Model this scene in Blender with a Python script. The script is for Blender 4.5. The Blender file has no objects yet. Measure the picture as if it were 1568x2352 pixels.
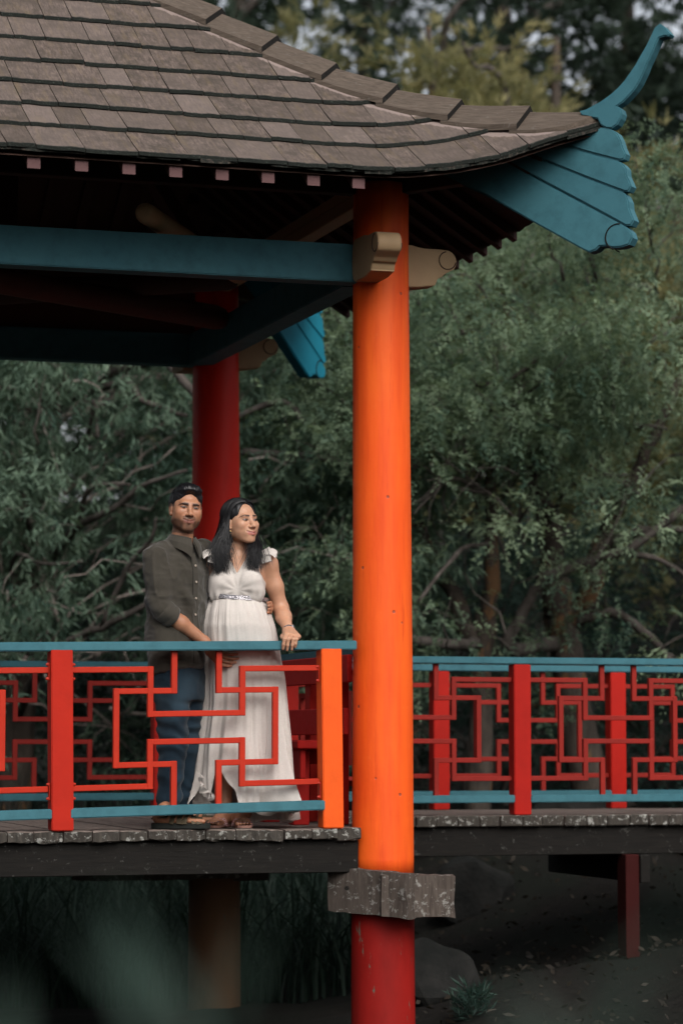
import bpy, bmesh, math, random
import numpy as np
from mathutils import Vector, Matrix
random.seed(7); rng = np.random.default_rng(11)
scene = bpy.context.scene
COL = scene.collection
# ------------------------------------------------------------------ camera
FPX, CX, CY, HOR = 6400.0, 784.0, 1176.0, 1700.0      # lens and horizon of the photograph, in its 1568x2352 copy
HC = 0.454                                             # camera height above the pavilion deck
PITCH = math.atan((HOR - CY) / FPX)
cam_d = bpy.data.cameras.new('camera'); cam = bpy.data.objects.new('camera', cam_d); COL.objects.link(cam)
cam.location = (0, 0, HC); cam.rotation_euler = (math.pi/2 + PITCH, 0, 0)
cam_d.sensor_fit = 'VERTICAL'; cam_d.sensor_height = 36.0; cam_d.sensor_width = 24.0
cam_d.lens = FPX / 2352 * 36.0
cam_d.clip_start = 0.1; cam_d.clip_end = 2000
cam_d.dof.use_dof = True; cam_d.dof.focus_distance = 14.5; cam_d.dof.aperture_fstop = 2.0
scene.camera = cam
# ------------------------------------------------------------------ sky, sun, exposure
world = bpy.data.worlds.new('World'); scene.world = world; world.use_nodes = True
SUN_EL, SUN_AZ = 42.0, 158.0        # azimuth clockwise from +Y (the view direction): behind the camera, to the right
wn = world.node_tree.nodes; wl = world.node_tree.links; wn.clear()
sky = wn.new('ShaderNodeTexSky'); sky.sky_type = 'NISHITA'; sky.sun_disc = False
sky.sun_elevation = math.radians(SUN_EL); sky.sun_rotation = math.radians(SUN_AZ)
sky.air_density = 1.0; sky.dust_density = 4.0; sky.ozone_density = 1.0
hs = wn.new('ShaderNodeHueSaturation'); hs.inputs['Saturation'].default_value = 0.30   # overcast: the blue is veiled
wb = wn.new('ShaderNodeBackground'); wb.inputs['Strength'].default_value = 0.15
wo = wn.new('ShaderNodeOutputWorld')
wl.new(sky.outputs[0], hs.inputs['Color']); wl.new(hs.outputs[0], wb.inputs['Color']); wl.new(wb.outputs[0], wo.inputs['Surface'])
sun_d = bpy.data.lights.new('sun', 'SUN'); sun_d.energy = 1.5; sun_d.angle = math.radians(48); sun_d.color = (1.0, 0.96, 0.9)
sun = bpy.data.objects.new('sun', sun_d); COL.objects.link(sun)
_sd = Vector((math.sin(math.radians(SUN_AZ))*math.cos(math.radians(SUN_EL)), math.cos(math.radians(SUN_AZ))*math.cos(math.radians(SUN_EL)), math.sin(math.radians(SUN_EL))))
sun.rotation_euler = _sd.to_track_quat('Z', 'Y').to_euler(); sun.location = _sd * 60
scene.view_settings.view_transform = 'Standard'; scene.view_settings.look = 'None'
scene.view_settings.gamma = 1.0; scene.view_settings.use_curve_mapping = False
scene.view_settings.exposure = 0.28
scene.render.engine = 'CYCLES'
scene.cycles.use_denoising = True
scene.cycles.max_bounces = 6; scene.cycles.diffuse_bounces = 3; scene.cycles.glossy_bounces = 2
scene.cycles.transmission_bounces = 3; scene.cycles.transparent_max_bounces = 4
scene.cycles.caustics_reflective = False; scene.cycles.caustics_refractive = False

# ------------------------------------------------------------------ pixels to directions
_cp, _sp = math.cos(PITCH), math.sin(PITCH)
def ray(px, py):
    a = (px - CX) / FPX; b = -(py - CY) / FPX
    return Vector((a, _cp - b*_sp, _sp + b*_cp))
def hit_plane(px, py, p0, n):
    r = ray(px, py); o = Vector((0, 0, HC))
    t = (Vector(p0) - o).dot(n) / r.dot(n)
    return o + r * t
def hit_depth(px, py, y):
    r = ray(px, py); return Vector((0, 0, HC)) + r * (y / r.y)
# pavilion frame: O is the foot of the near column, U runs along the front, V runs back
O = Vector((0.2145, 14.77, 0)); U = Vector((0.9541, 0.2993, 0)); V = Vector((-0.2993, 0.9541, 0)); Z = Vector((0, 0, 1))
G = (U - V).normalized()                               # the diagonal of the near corner, pointing out
SPAN = 3.45
def P(s, d, z): return O + U*s + V*d + Z*z
def front_sz(px, py, d):
    h = hit_plane(px, py, P(0, d, 0), V); r = h - O
    return r.dot(U), h.z

# ------------------------------------------------------------------ object helpers
WL = {}
def link(o, parent=None, wloc=(0, 0, 0)):
    COL.objects.link(o); WL[o.name] = Vector(wloc)
    if parent is not None:
        o.parent = parent; o.location = Vector(wloc) - WL[parent.name]
    else: o.location = wloc
    return o
def tag(o, label=None, cat=None, group=None, kind=None):
    if label: o['label'] = label
    if cat: o['category'] = cat
    if group: o['group'] = group
    if kind: o['kind'] = kind
    return o
def empty(name, loc, label, cat, group=None):
    o = bpy.data.objects.new(name, None); o.empty_display_size = 0.2
    link(o, None, loc); return tag(o, label, cat, group)
def mesh_obj(name, verts, faces, mat, parent=None, smooth=False, center=True, bevel=0.0, seg=1, attrs=None, origin=None):
    v = np.asarray([tuple(x) for x in verts] if not isinstance(verts, np.ndarray) else verts, dtype=np.float64)
    if origin is not None: c = np.array(origin, dtype=float)
    else: c = (v.min(0) + v.max(0))/2 if center else np.zeros(3)
    me = bpy.data.meshes.new(name)
    if isinstance(faces, np.ndarray):
        n, k = faces.shape
        me.vertices.add(len(v)); me.vertices.foreach_set('co', (v - c).astype(np.float32).ravel())
        me.loops.add(n*k); me.loops.foreach_set('vertex_index', faces.astype(np.int32).ravel())
        me.polygons.add(n); me.polygons.foreach_set('loop_start', np.arange(0, n*k, k, dtype=np.int32))
        me.update(calc_edges=True); me.validate()
    else:
        me.from_pydata([tuple(x) for x in (v - c)], [], faces); me.update()
    if bevel > 0:
        bm = bmesh.new(); bm.from_mesh(me); bmesh.ops.recalc_face_normals(bm, faces=bm.faces)
        bmesh.ops.bevel(bm, geom=[e for e in bm.edges], offset=bevel, segments=seg, affect='EDGES', clamp_overlap=True)
        bm.to_mesh(me); bm.free()
    if smooth: me.polygons.foreach_set('use_smooth', np.ones(len(me.polygons), dtype=bool))
    if attrs:
        for k, a in attrs.items():
            a = np.asarray(a, dtype=np.float32)
            if a.ndim == 1:
                at = me.attributes.new(k, 'FLOAT', 'POINT'); at.data.foreach_set('value', a)
            else:
                at = me.attributes.new(k, 'FLOAT_COLOR', 'POINT')
                if a.shape[1] == 3: a = np.concatenate([a, np.ones((len(a), 1), np.float32)], 1)
                at.data.foreach_set('color', a.ravel())
    if mat: me.materials.append(mat)
    o = bpy.data.objects.new(name, me)
    return link(o, parent, tuple(c))
BOXF = [(0,1,3,2),(4,6,7,5),(0,4,5,1),(2,3,7,6),(0,2,6,4),(1,5,7,3)]
def box_pts(c0, ax, ay, az):
    return [c0 + ax*i + ay*j + az*k for i in (0,1) for j in (0,1) for k in (0,1)]
def sbox(name, s0, s1, d0, d1, z0, z1, mat, parent, bevel=0.004, seg=1, tilt=0.0, **kw):
    """box in the pavilion frame; tilt raises the far-s end"""
    vs = [P(s, d, z + tilt*(s - s0)) for s in (s0, s1) for d in (d0, d1) for z in (z0, z1)]
    return mesh_obj(name, vs, BOXF, mat, parent, bevel=bevel, seg=seg, **kw)
def bar(name, a, b, w, h, mat, parent, up=Z, bevel=0.003, **kw):
    """box from a to b, w wide sideways, h tall"""
    a = Vector(a); b = Vector(b); t = (b - a).normalized(); sd = t.cross(up).normalized(); uu = sd.cross(t).normalized()
    vs = box_pts(a - sd*w/2 - uu*h/2, b - a, sd*w, uu*h)
    return mesh_obj(name, vs, BOXF, mat, parent, bevel=bevel, **kw)
def prism(name, pts, n, th, mat, parent, bevel=0.0, seg=2, **kw):
    """outline pts (3d, in a plane) extruded th along n, centred"""
    k = len(pts); n = Vector(n).normalized()
    vs = [Vector(p) - n*th/2 for p in pts] + [Vector(p) + n*th/2 for p in pts]
    fs = [tuple(range(k)), tuple(range(2*k-1, k-1, -1))] + [(i, (i+1) % k, k + (i+1) % k, k + i) for i in range(k)]
    o = mesh_obj(name, vs, fs, mat, parent, **kw)
    bm = bmesh.new(); bm.from_mesh(o.data); bmesh.ops.recalc_face_normals(bm, faces=bm.faces)
    if bevel > 0:
        es = [e for e in bm.edges if any(len(f.verts) == k for f in e.link_faces)]
        bmesh.ops.bevel(bm, geom=es, offset=bevel, segments=seg, affect='EDGES', clamp_overlap=True)
    bmesh.ops.triangulate(bm, faces=[f for f in bm.faces if len(f.verts) > 4])
    bm.to_mesh(o.data); bm.free(); return o
def smooth_poly(pts, n=3):
    """Catmull-Rom through a closed 2d outline"""
    out = []; k = len(pts)
    for i in range(k):
        p0, p1, p2, p3 = [np.array(pts[(i+j-1) % k], float) for j in range(4)]
        for t in np.linspace(0, 1, n, endpoint=False):
            out.append(tuple(0.5*((2*p1) + (-p0+p2)*t + (2*p0-5*p1+4*p2-p3)*t*t + (-p0+3*p1-3*p2+p3)*t**3)))
    return out
def tube_arrays(path, radii, seg=8, caps=True):
    path = [Vector(p) for p in path]; vs = []; fs = []; n = len(path)
    prev = None
    for i, p in enumerate(path):
        t = (path[min(i+1, n-1)] - path[max(i-1, 0)]).normalized()
        if prev is None:
            a = t.cross(Vector((0, 0, 1)) if abs(t.z) < 0.9 else Vector((1, 0, 0))).normalized()
        else:
            a = (prev - t*prev.dot(t)).normalized()
        prev = a; b = t.cross(a)
        for k in range(seg):
            th = 2*math.pi*k/seg; vs.append(p + (a*math.cos(th) + b*math.sin(th))*radii[i])
    for i in range(n-1):
        for k in range(seg):
            fs.append((i*seg+k, i*seg+(k+1) % seg, (i+1)*seg+(k+1) % seg, (i+1)*seg+k))
    if caps:
        fs.append(tuple(range(seg-1, -1, -1))); fs.append(tuple(range((n-1)*seg, n*seg)))
    return vs, fs
def join_arrays(parts):
    V_, F_, o = [], [], 0
    for vs, fs in parts:
        V_ += list(vs); F_ += [tuple(i+o for i in f) for f in fs]; o += len(vs)
    return V_, F_

# ------------------------------------------------------------------ materials
class NB:
    """small node builder"""
    def __init__(self, name):
        self.m = bpy.data.materials.new(name); self.m.use_nodes = True
        self.t = self.m.node_tree; self.n = self.t.nodes; self.n.clear()
        self.out = self.n.new('ShaderNodeOutputMaterial')
    def add(self, typ, **kw):
        nd = self.n.new(typ)
        for k, v in kw.items():
            if k.startswith('i_'):
                key = k[2:].replace('_', ' '); nd.inputs[key].default_value = v
            else: setattr(nd, k, v)
        return nd
    def l(self, a, b): self.t.links.new(a, b)
    def coords(self, scale=(1,1,1), rotz=0.0, rand=True):
        tc = self.add('ShaderNodeTexCoord'); mp = self.add('ShaderNodeMapping'); mp.inputs['Scale'].default_value = scale
        src = tc.outputs['Object']
        if rand:
            oi = self.add('ShaderNodeObjectInfo'); mul = self.add('ShaderNodeMath', operation='MULTIPLY'); mul.inputs[1].default_value = 37.0
            self.l(oi.outputs['Random'], mul.inputs[0])
            va = self.add('ShaderNodeVectorMath', operation='ADD')
            if rotz:
                vr = self.add('ShaderNodeVectorRotate', rotation_type='Z_AXIS'); vr.inputs['Angle'].default_value = rotz
                self.l(src, vr.inputs['Vector']); src = vr.outputs[0]
            self.l(src, va.inputs[0]); self.l(mul.outputs[0], va.inputs[1]); src = va.outputs[0]
        self.l(src, mp.inputs['Vector']); return mp.outputs[0]
    def noise(self, vec, scale, detail=4, rough=0.55, dist=0.0):
        nd = self.add('ShaderNodeTexNoise'); nd.inputs['Scale'].default_value = scale; nd.inputs['Detail'].default_value = detail
        nd.inputs['Roughness'].default_value = rough; nd.inputs['Distortion'].default_value = dist
        if vec is not None: self.l(vec, nd.inputs['Vector'])
        return nd.outputs['Fac']
    def ramp(self, fac, stops, interp='LINEAR'):
        r = self.add('ShaderNodeValToRGB'); r.color_ramp.interpolation = interp
        el = r.color_ramp.elements
        while len(el) < len(stops): el.new(0.5)
        for e, (p, c) in zip(el, stops):
            e.position = p; e.color = (c, c, c, 1) if isinstance(c, (int, float)) else (*c, 1)
        self.l(fac, r.inputs['Fac']); return r.outputs['Color']
    def mix(self, fac, a, b, mode='MIX'):
        m = self.add('ShaderNodeMix', data_type='RGBA', blend_type=mode)
        for sock, v in ((m.inputs[0], fac), (m.inputs[6], a), (m.inputs[7], b)):
            if isinstance(v, (int, float)): sock.default_value = v
            elif isinstance(v, (tuple, list)): sock.default_value = (*v, 1)
            else: self.l(v, sock)
        return m.outputs[2]
    def math(self, op, a, b=None):
        m = self.add('ShaderNodeMath', operation=op)
        for sock, v in ((m.inputs[0], a), (m.inputs[1], b)):
            if v is None: continue
            if isinstance(v, (int, float)): sock.default_value = v
            else: self.l(v, sock)
        return m.outputs[0]
    def rand(self): return self.add('ShaderNodeObjectInfo').outputs['Random']
    def attr(self, name, out='Fac'):
        a = self.add('ShaderNodeAttribute', attribute_name=name); return a.outputs[out]
    def bsdf(self, color, rough=0.6, spec=0.5, bump=None, bstr=0.3, bdist=0.01, **kw):
        b = self.add('ShaderNodeBsdfPrincipled')
        def put(sock, v):
            if isinstance(v, (int, float)): sock.default_value = v
            elif isinstance(v, (tuple, list)): sock.default_value = (*v, 1) if len(v) == 3 else v
            else: self.l(v, sock)
        put(b.inputs['Base Color'], color); put(b.inputs['Roughness'], rough); put(b.inputs['Specular IOR Level'], spec)
        for k, v in kw.items(): put(b.inputs[k.replace('_', ' ')], v)
        if bump is not None:
            bp = self.add('ShaderNodeBump'); bp.inputs['Strength'].default_value = bstr; bp.inputs['Distance'].default_value = bdist
            self.l(bump, bp.inputs['Height']); self.l(bp.outputs[0], b.inputs['Normal'])
        self.b = b; return b.outputs[0]
    def done(self, sh): self.l(sh, self.out.inputs['Surface']); return self.m

def mat_paint(name, col, col2=None, chip=(0.35, 0.25, 0.2), chip_at=0.78, rough=0.5, dirt=0.25, stretch=(1,1,1), bstr=0.25):
    n = NB(name); v = n.coords(stretch)
    f1 = n.noise(v, 2.2, 5, 0.6); f2 = n.noise(v, 26, 5, 0.65); f3 = n.noise(v, 9, 6, 0.7)
    c = n.mix(n.ramp(f1, [(0.3, 0.0), (0.75, 1.0)]), col, col2 or tuple(x*0.8 for x in col))
    c = n.mix(n.math('MULTIPLY', n.ramp(f3, [(0.45, 0.0), (0.8, 1.0)]), dirt), c, tuple(x*0.45 for x in col))
    ch = n.ramp(n.noise(v, 14, 8, 0.72), [(chip_at-0.03, 0.0), (chip_at, 1.0)])
    c = n.mix(ch, c, chip)
    r = n.math('ADD', n.math('MULTIPLY', f2, 0.25), rough - 0.12)
    h = n.math('SUBTRACT', f2, n.math('MULTIPLY', ch, 0.8))
    return n.done(n.bsdf(c, r, 0.16, h, bstr, 0.004))
M = {}
RED = (0.80, 0.082, 0.010)
M['red'] = mat_paint('red_orange_paint', RED, (0.72, 0.062, 0.009), rough=0.48, chip=(0.30, 0.12, 0.07), chip_at=0.80)
M['red_dull'] = mat_paint('dull_red_paint', (0.46, 0.032, 0.018), (0.40, 0.028, 0.02), rough=0.6, chip=(0.3, 0.18, 0.14), chip_at=0.76)
M['teal'] = mat_paint('teal_paint', (0.044, 0.142, 0.176), (0.052, 0.158, 0.190), rough=0.6, chip=(0.40, 0.33, 0.3), chip_at=0.745, dirt=0.6)
M['tan'] = mat_paint('tan_paint', (0.36, 0.245, 0.14), (0.33, 0.22, 0.125), rough=0.55, chip=(0.14, 0.1, 0.07), chip_at=0.8)
M['pink_end'] = mat_paint('faded_rafter_paint', (0.125, 0.066, 0.066), (0.10, 0.054, 0.054), rough=0.75)
M['brown'] = mat_paint('dark_brown_stain', (0.060, 0.034, 0.027), (0.045, 0.026, 0.020), rough=0.7)
M['maroon'] = mat_paint('maroon_stain', (0.095, 0.034, 0.026), (0.075, 0.028, 0.022), rough=0.65)
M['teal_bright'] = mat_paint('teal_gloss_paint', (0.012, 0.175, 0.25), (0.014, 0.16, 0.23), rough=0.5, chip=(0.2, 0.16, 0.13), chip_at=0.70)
def mat_timber(name, base, dark, lichen=0.5, rotz=0.0, axis=1, wet=False):
    n = NB(name)
    st = [1, 1, 1]; st[axis] = 0.12
    v = n.coords(tuple(st), rotz); v0 = n.coords((1, 1, 1), rotz)
    g = n.noise(v, 60, 6, 0.65); b = n.noise(v0, 5, 5, 0.6)
    c = n.mix(n.ramp(g, [(0.35, 0.0), (0.7, 1.0)]), dark, base)
    c = n.mix(n.math('MULTIPLY', n.ramp(b, [(0.4, 0.0), (0.7, 1.0)]), 0.6), c, tuple(x*0.55 for x in base))
    rnd = n.rand(); c = n.mix(n.math('MULTIPLY', rnd, 0.35), c, tuple(x*0.6 for x in base))
    lf = n.noise(v0, 22, 6, 0.75, 0.4); lm = n.ramp(lf, [(0.62 - 0.12*lichen, 0.0), (0.66 - 0.12*lichen, 1.0)])
    lc = n.mix(n.ramp(n.noise(v0, 120, 3), [(0.4, 0.0), (0.6, 1.0)]), (0.32, 0.33, 0.29), (0.50, 0.48, 0.46))
    c = n.mix(n.math('MULTIPLY', lm, min(1, lichen)), c, lc)
    return n.done(n.bsdf(c, 0.85, 0.2, n.math('ADD', g, n.math('MULTIPLY', lm, 0.4)), 0.5, 0.006))
ANG_U = math.atan2(U.y, U.x)
M['plank'] = mat_timber('weathered_deck_timber', (0.24, 0.19, 0.165), (0.10, 0.078, 0.068), 0.12, -ANG_U, 1)
M['plank_end'] = mat_timber('lichen_plank_end', (0.075, 0.064, 0.054), (0.024, 0.022, 0.019), 0.62, -ANG_U, 2)
M['bearer'] = mat_timber('lichen_bearer', (0.115, 0.092, 0.078), (0.045, 0.034, 0.028), 0.42, -ANG_U, 2)
M['joist'] = mat_timber('dark_joist', (0.014, 0.012, 0.010), (0.006, 0.0055, 0.005), 0.12, -ANG_U, 0)
M['hip'] = mat_timber('weathered_hip_board', (0.135, 0.105, 0.082), (0.058, 0.044, 0.034), 0.10, math.radians(27.6), 0)
# shingles
n = NB('wood_shingle'); v = n.coords((1, 0.16, 0.16), -ANG_U); v0 = n.coords((1, 1, 1), -ANG_U)
g = n.noise(v, 85, 6, 0.75); b = n.noise(v0, 9, 6, 0.7); y = n.noise(v, 22, 5, 0.65)
c = n.mix(n.ramp(g, [(0.36, 0.0), (0.66, 1.0)]), (0.048, 0.036, 0.030), (0.175, 0.132, 0.112))
c = n.mix(n.math('MULTIPLY', n.ramp(b, [(0.42, 0.0), (0.62, 1.0)]), 0.8), c, (0.050, 0.040, 0.032))
c = n.mix(n.math('MULTIPLY', n.ramp(y, [(0.52, 0.0), (0.7, 1.0)]), 0.5), c, (0.145, 0.105, 0.055))
c = n.mix(n.math('MULTIPLY', n.rand(), 0.6), c, n.mix(n.ramp(n.math('FRACT', n.math('MULTIPLY', n.rand(), 7.3)), [(0.0, 0.0), (1.0, 1.0)]), (0.066, 0.050, 0.039), (0.165, 0.130, 0.116)))
pl = n.ramp(n.math('ADD', n.attr('pale'), n.math('MULTIPLY', n.math('SUBTRACT', n.noise(v, 22, 5, 0.7), 0.5), 0.9)), [(0.62, 0.0), (0.72, 1.0)])
c = n.mix(n.math('MULTIPLY', pl, 0.7), c, (0.27, 0.21, 0.19))
ms = n.ramp(n.math('ADD', n.attr('edge'), n.math('MULTIPLY', n.math('SUBTRACT', n.noise(v0, 40, 5, 0.7), 0.5), 0.35)), [(0.86, 0.0), (0.95, 1.0)])
c = n.mix(ms, c, n.mix(n.ramp(n.noise(v0, 150, 4, 0.7), [(0.58, 0.0), (0.7, 1.0)]), (0.006, 0.008, 0.006), (0.07, 0.085, 0.07)))
M['shingle'] = n.done(n.bsdf(c, 0.85, 0.25, g, 0.45, 0.004))
# ================================================================== PAVILION
pav = empty('garden_pavilion', tuple(P(-SPAN/2, SPAN/2, 0)), 'open red and teal pavilion with shingled upswept roof and round columns', 'pavilion')
def column(s, d, parent, z0=-1.6, z1=3.42, r0=0.172, r1=0.147, seed=0, seg=40, name='column', mat=None):
    r_ = random.Random(seed); vs = []; fs = []; k = 46
    c = P(s, d, 0); ph = [r_.uniform(0, 6.28) for _ in range(6)]
    for i in range(k+1):
        z = z0 + (z1 - z0)*i/k; r = r0 + (r1 - r0)*i/k
        ox = 0.003*math.sin(z*1.3 + ph[0]); oy = 0.003*math.sin(z*1.7 + ph[1])
        for j in range(seg):
            a = 2*math.pi*j/seg
            rr = r*(1 + 0.007*math.sin(2*a + ph[2] + z*0.5) + 0.004*math.sin(3*a + ph[3] + 1.1*z) + 0.002*math.sin(7*z + 5*a + ph[4]))
            vs.append(c + Vector((ox + rr*math.cos(a), oy + rr*math.sin(a), z)))
    for i in range(k):
        for j in range(seg):
            fs.append((i*seg+j, i*seg+(j+1) % seg, (i+1)*seg+(j+1) % seg, (i+1)*seg+j))
    fs += [tuple(range(seg-1, -1, -1)), tuple(range(k*seg, (k+1)*seg))]
    return mesh_obj(name, vs, fs, mat or M['col'], parent, smooth=True)
# near column paint: front light put into the red as orange, with vertical brush and rain streaks, dents and small nicks
n = NB('lit_column_paint'); v = n.coords((1, 1, 1)); vs_ = n.coords((1, 1, 0.10))
f1 = n.noise(vs_, 9, 4, 0.6); f2 = n.noise(v, 34, 5, 0.65); f3 = n.noise(v, 2.0, 4, 0.6)
c = n.mix(n.ramp(f3, [(0.3, 0.0), (0.7, 1.0)]), (0.88, 0.128, 0.014), (0.84, 0.100, 0.011))
c = n.mix(n.math('MULTIPLY', n.ramp(f1, [(0.42, 0.0), (0.66, 1.0)]), 0.7), c, (0.66, 0.055, 0.010))
f4 = n.noise(n.coords((1, 1, 0.05)), 26, 5, 0.7)
c = n.mix(n.math('MULTIPLY', n.ramp(f4, [(0.60, 0.0), (0.72, 1.0)]), 0.5), c, (0.50, 0.034, 0.010))
f5 = n.noise(v, 5.5, 8, 0.78)
c = n.mix(n.math('MULTIPLY', n.ramp(f5, [(0.62, 0.0), (0.70, 1.0)]), 0.35), c, (0.85, 0.22, 0.06))
crk = n.ramp(n.noise(n.coords((1, 1, 0.09)), 48, 6, 0.8), [(0.735, 0.0), (0.755, 1.0)])
c = n.mix(n.math('MULTIPLY', crk, 0.7), c, (0.20, 0.03, 0.015))
vo = n.add('ShaderNodeTexVoronoi', feature='F1'); vo.inputs['Scale'].default_value = 7.0; n.l(v, vo.inputs['Vector'])
nick = n.ramp(vo.outputs['Distance'], [(0.045, 1.0), (0.075, 0.0)])
c = n.mix(n.math('MULTIPLY', nick, 0.75), c, (0.16, 0.06, 0.045))
h = n.math('SUBTRACT', n.math('MULTIPLY', f2, 0.4), nick)
M['col'] = n.done(n.bsdf(c, n.math('ADD', n.math('MULTIPLY', f2, 0.25), 0.40), 0.22, n.math('ADD', n.math('SUBTRACT', h, crk), n.math('MULTIPLY', f1, 1.2)), 0.4, 0.006))
M['pile'] = mat_paint('weathered_shaded_pile_paint', (0.30, 0.010, 0.007), (0.20, 0.008, 0.006), chip=(0.12, 0.10, 0.075), chip_at=0.66, rough=0.6, dirt=0.6, stretch=(1, 1, 0.35))  # worn red paint, darkened further to carry the shade below the deck
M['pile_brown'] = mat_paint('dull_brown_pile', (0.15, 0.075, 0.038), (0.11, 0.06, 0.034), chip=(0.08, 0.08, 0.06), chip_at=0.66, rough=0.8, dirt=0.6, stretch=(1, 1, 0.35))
M['col_shaded'] = mat_paint('shaded_column_paint', (0.66, 0.020, 0.009), (0.54, 0.015, 0.008), chip=(0.3, 0.1, 0.07), chip_at=0.8, rough=0.42, dirt=0.4, stretch=(1, 1, 0.2))  # shaded copy of the column paint, roof shade put into a deeper red
for i_, (s_, d_) in enumerate(((0, 0), (0, SPAN), (-SPAN, 0), (-SPAN, SPAN))):
    cz = -0.245; pz = -0.428
    column(s_, d_, pav, z0=cz, r0=0.1645, seed=1 + i_, mat=M['col'] if i_ == 0 else M['col_shaded'])
    column(s_, d_, pav, z0=-1.6, z1=pz, r0=0.172, r1=0.1655, seed=11 + i_, name='column_base', mat=M['pile'] if i_ == 0 else M['pile_brown'])['label'] = 'weathered red pile, its paint darkened for shade below the deck' if i_ == 0 else 'dull brown pile below the deck'

# ---- tie beams between the columns (teal) and their carved tan ends
BZ0, BZ1, BH = 2.880, 3.082, 0.07
sbox('beam', -SPAN+0.10, -0.147, -BH, BH, BZ0, BZ1, M['teal'], pav, bevel=0.006, seg=2)
sbox('beam', -SPAN+0.10, -0.10, SPAN-BH, SPAN+BH, BZ0, BZ1, M['teal'], pav, bevel=0.006, seg=2)
sbox('beam', -0.20, -0.05, 0.072, SPAN-0.072, BZ0-0.004, BZ1-0.002, M['teal'], pav, bevel=0.006, seg=2)
sbox('beam', -SPAN-BH, -SPAN+BH, 0.10, SPAN-0.10, BZ0-0.004, BZ1-0.002, M['teal'], pav, bevel=0.006, seg=2)
# carved end profile: x outward from the column axis, z above the beam's underside
PROF = smooth_poly([(0.10, 0.001), (0.265, 0.0), (0.285, 0.012), (0.298, 0.038), (0.318, 0.048), (0.337, 0.066), (0.362, 0.080), (0.392, 0.098),
                    (0.404, 0.128), (0.398, 0.160), (0.376, 0.186), (0.338, 0.197), (0.22, 0.199), (0.10, 0.200)], 4)
def carved_end(s, d, axis, th=0.125, ext=0.0):
    pts = [P(s, d, BZ0 + 0.003 + z) + axis*(x + (ext if x > 0.15 else 0)) for x, z in PROF]
    side = axis.cross(Z).normalized()
    o = prism('bracket_end', pts, side, th, M['tan'], pav, bevel=0.010, seg=3)
    # carved scroll ring on both cheeks
    for sg in (1, -1):
        ring = []
        for i in range(15):
            a = math.radians(100 + 250*i/14)
            ring.append(P(s, d, BZ0 + 0.003 + 0.140 + 0.048*math.sin(a)) + axis*(0.352 + ext + 0.048*math.cos(a)) + side*sg*(th/2 + 0.001))
        vs, fs = tube_arrays(ring, [0.0035]*len(ring), 5)
        mesh_obj('scroll', vs, fs, M['brown'], o, smooth=True)
    return o
for (s, d, su, sv) in ((0, 0, 1, -1), (0, SPAN, 1, 1), (-SPAN, 0, -1, -1), (-SPAN, SPAN, -1, 1)):
    carved_end(s, d, U*su); carved_end(s - 0.128, d, V*sv, ext=0.125, th=0.128)
# eave purlins on the column heads (tan) and a middle board line
for dd in (0.0, SPAN):
    sbox('purlin', -SPAN-0.3, 0.0-0.16, dd-0.04, dd+0.04, 3.36, 3.47, M['brown'], pav)
sbox('purlin', -0.05, 0.05, 0.15, SPAN-0.15, 3.36, 3.43, M['tan'], pav); sbox('purlin', -0.042, 0.042, 0.16, SPAN-0.16, 3.432, 3.50, M['tan'], pav)
sbox('purlin', -SPAN-0.05, -SPAN+0.05, 0.15, SPAN-0.15, 3.36, 3.47, M['brown'], pav)
# interior: crossing round-ended beams carried on the ties
mid = P(-SPAN/2, SPAN/2, 3.15)
def log(a, b, r, mat, name='cross_beam'):
    a = Vector(a); b = Vector(b); L_ = (b - a); pts = [a + L_*t for t in (0, 0.004, 0.02, 0.5, 0.98, 0.996, 1)]
    vs, fs = tube_arrays(pts, [r*0.5, r*0.86, r, r, r, r*0.86, r*0.5], 14)
    return mesh_obj(name, vs, fs, mat, pav, smooth=True)
log(P(-2.75, 0.75, 3.03), P(-0.25, 2.35, 3.03), 0.075, M['maroon'])
log(P(-1.35, -0.18, 3.17), P(-0.42, 1.35, 3.13), 0.055, M['tan'])
log(P(-2.4, 3.1, 3.14), P(-0.4, 1.5, 3.14), 0.07, M['brown'])
sbox('king_post', -SPAN/2-0.07, -SPAN/2+0.07, SPAN/2-0.07, SPAN/2+0.07, 3.1, 4.9, M['brown'], pav)
bar('wall_plate', P(-SPAN+0.1, SPAN, 3.22), P(-0.15, SPAN, 3.22), 0.05, 0.27, M['maroon'], pav)

# ---- roof
OV = 0.895; ZE = 3.312; M1, M2, DK = 0.587, 0.785, 1.2
def H0(d): return ZE + (M1*d + (M2-M1)*d*d/(2*DK) if d < DK else M1*DK + (M2-M1)*DK/2 + M2*(d-DK))
LQ = [0, 0.06, 0.28, 0.558, 0.827, 1.087, 1.3]; LZ = [0.305, 0.288, 0.213, 0.107, 0.042, 0.006, 0.0]
def LIFT(a): return float(np.interp(a, LQ, LZ))
HALF = SPAN/2 + OV
def roof_pt(face, a, d, lift=0.0):
    """a = distance along the eave from its right-hand end (seen from outside), d = distance in from the eave"""
    z = H0(d) + LIFT(min(a, 2*HALF - a)) + lift
    k = face
    if k == 0: return P(OV - a, -OV + d, z)            # front
    if k == 1: return P(OV - d, SPAN + OV - a, z)      # right
    if k == 2: return P(-SPAN - OV + a, SPAN + OV - d, z)
    return P(-SPAN - OV + d, -OV + a, z)
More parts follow.
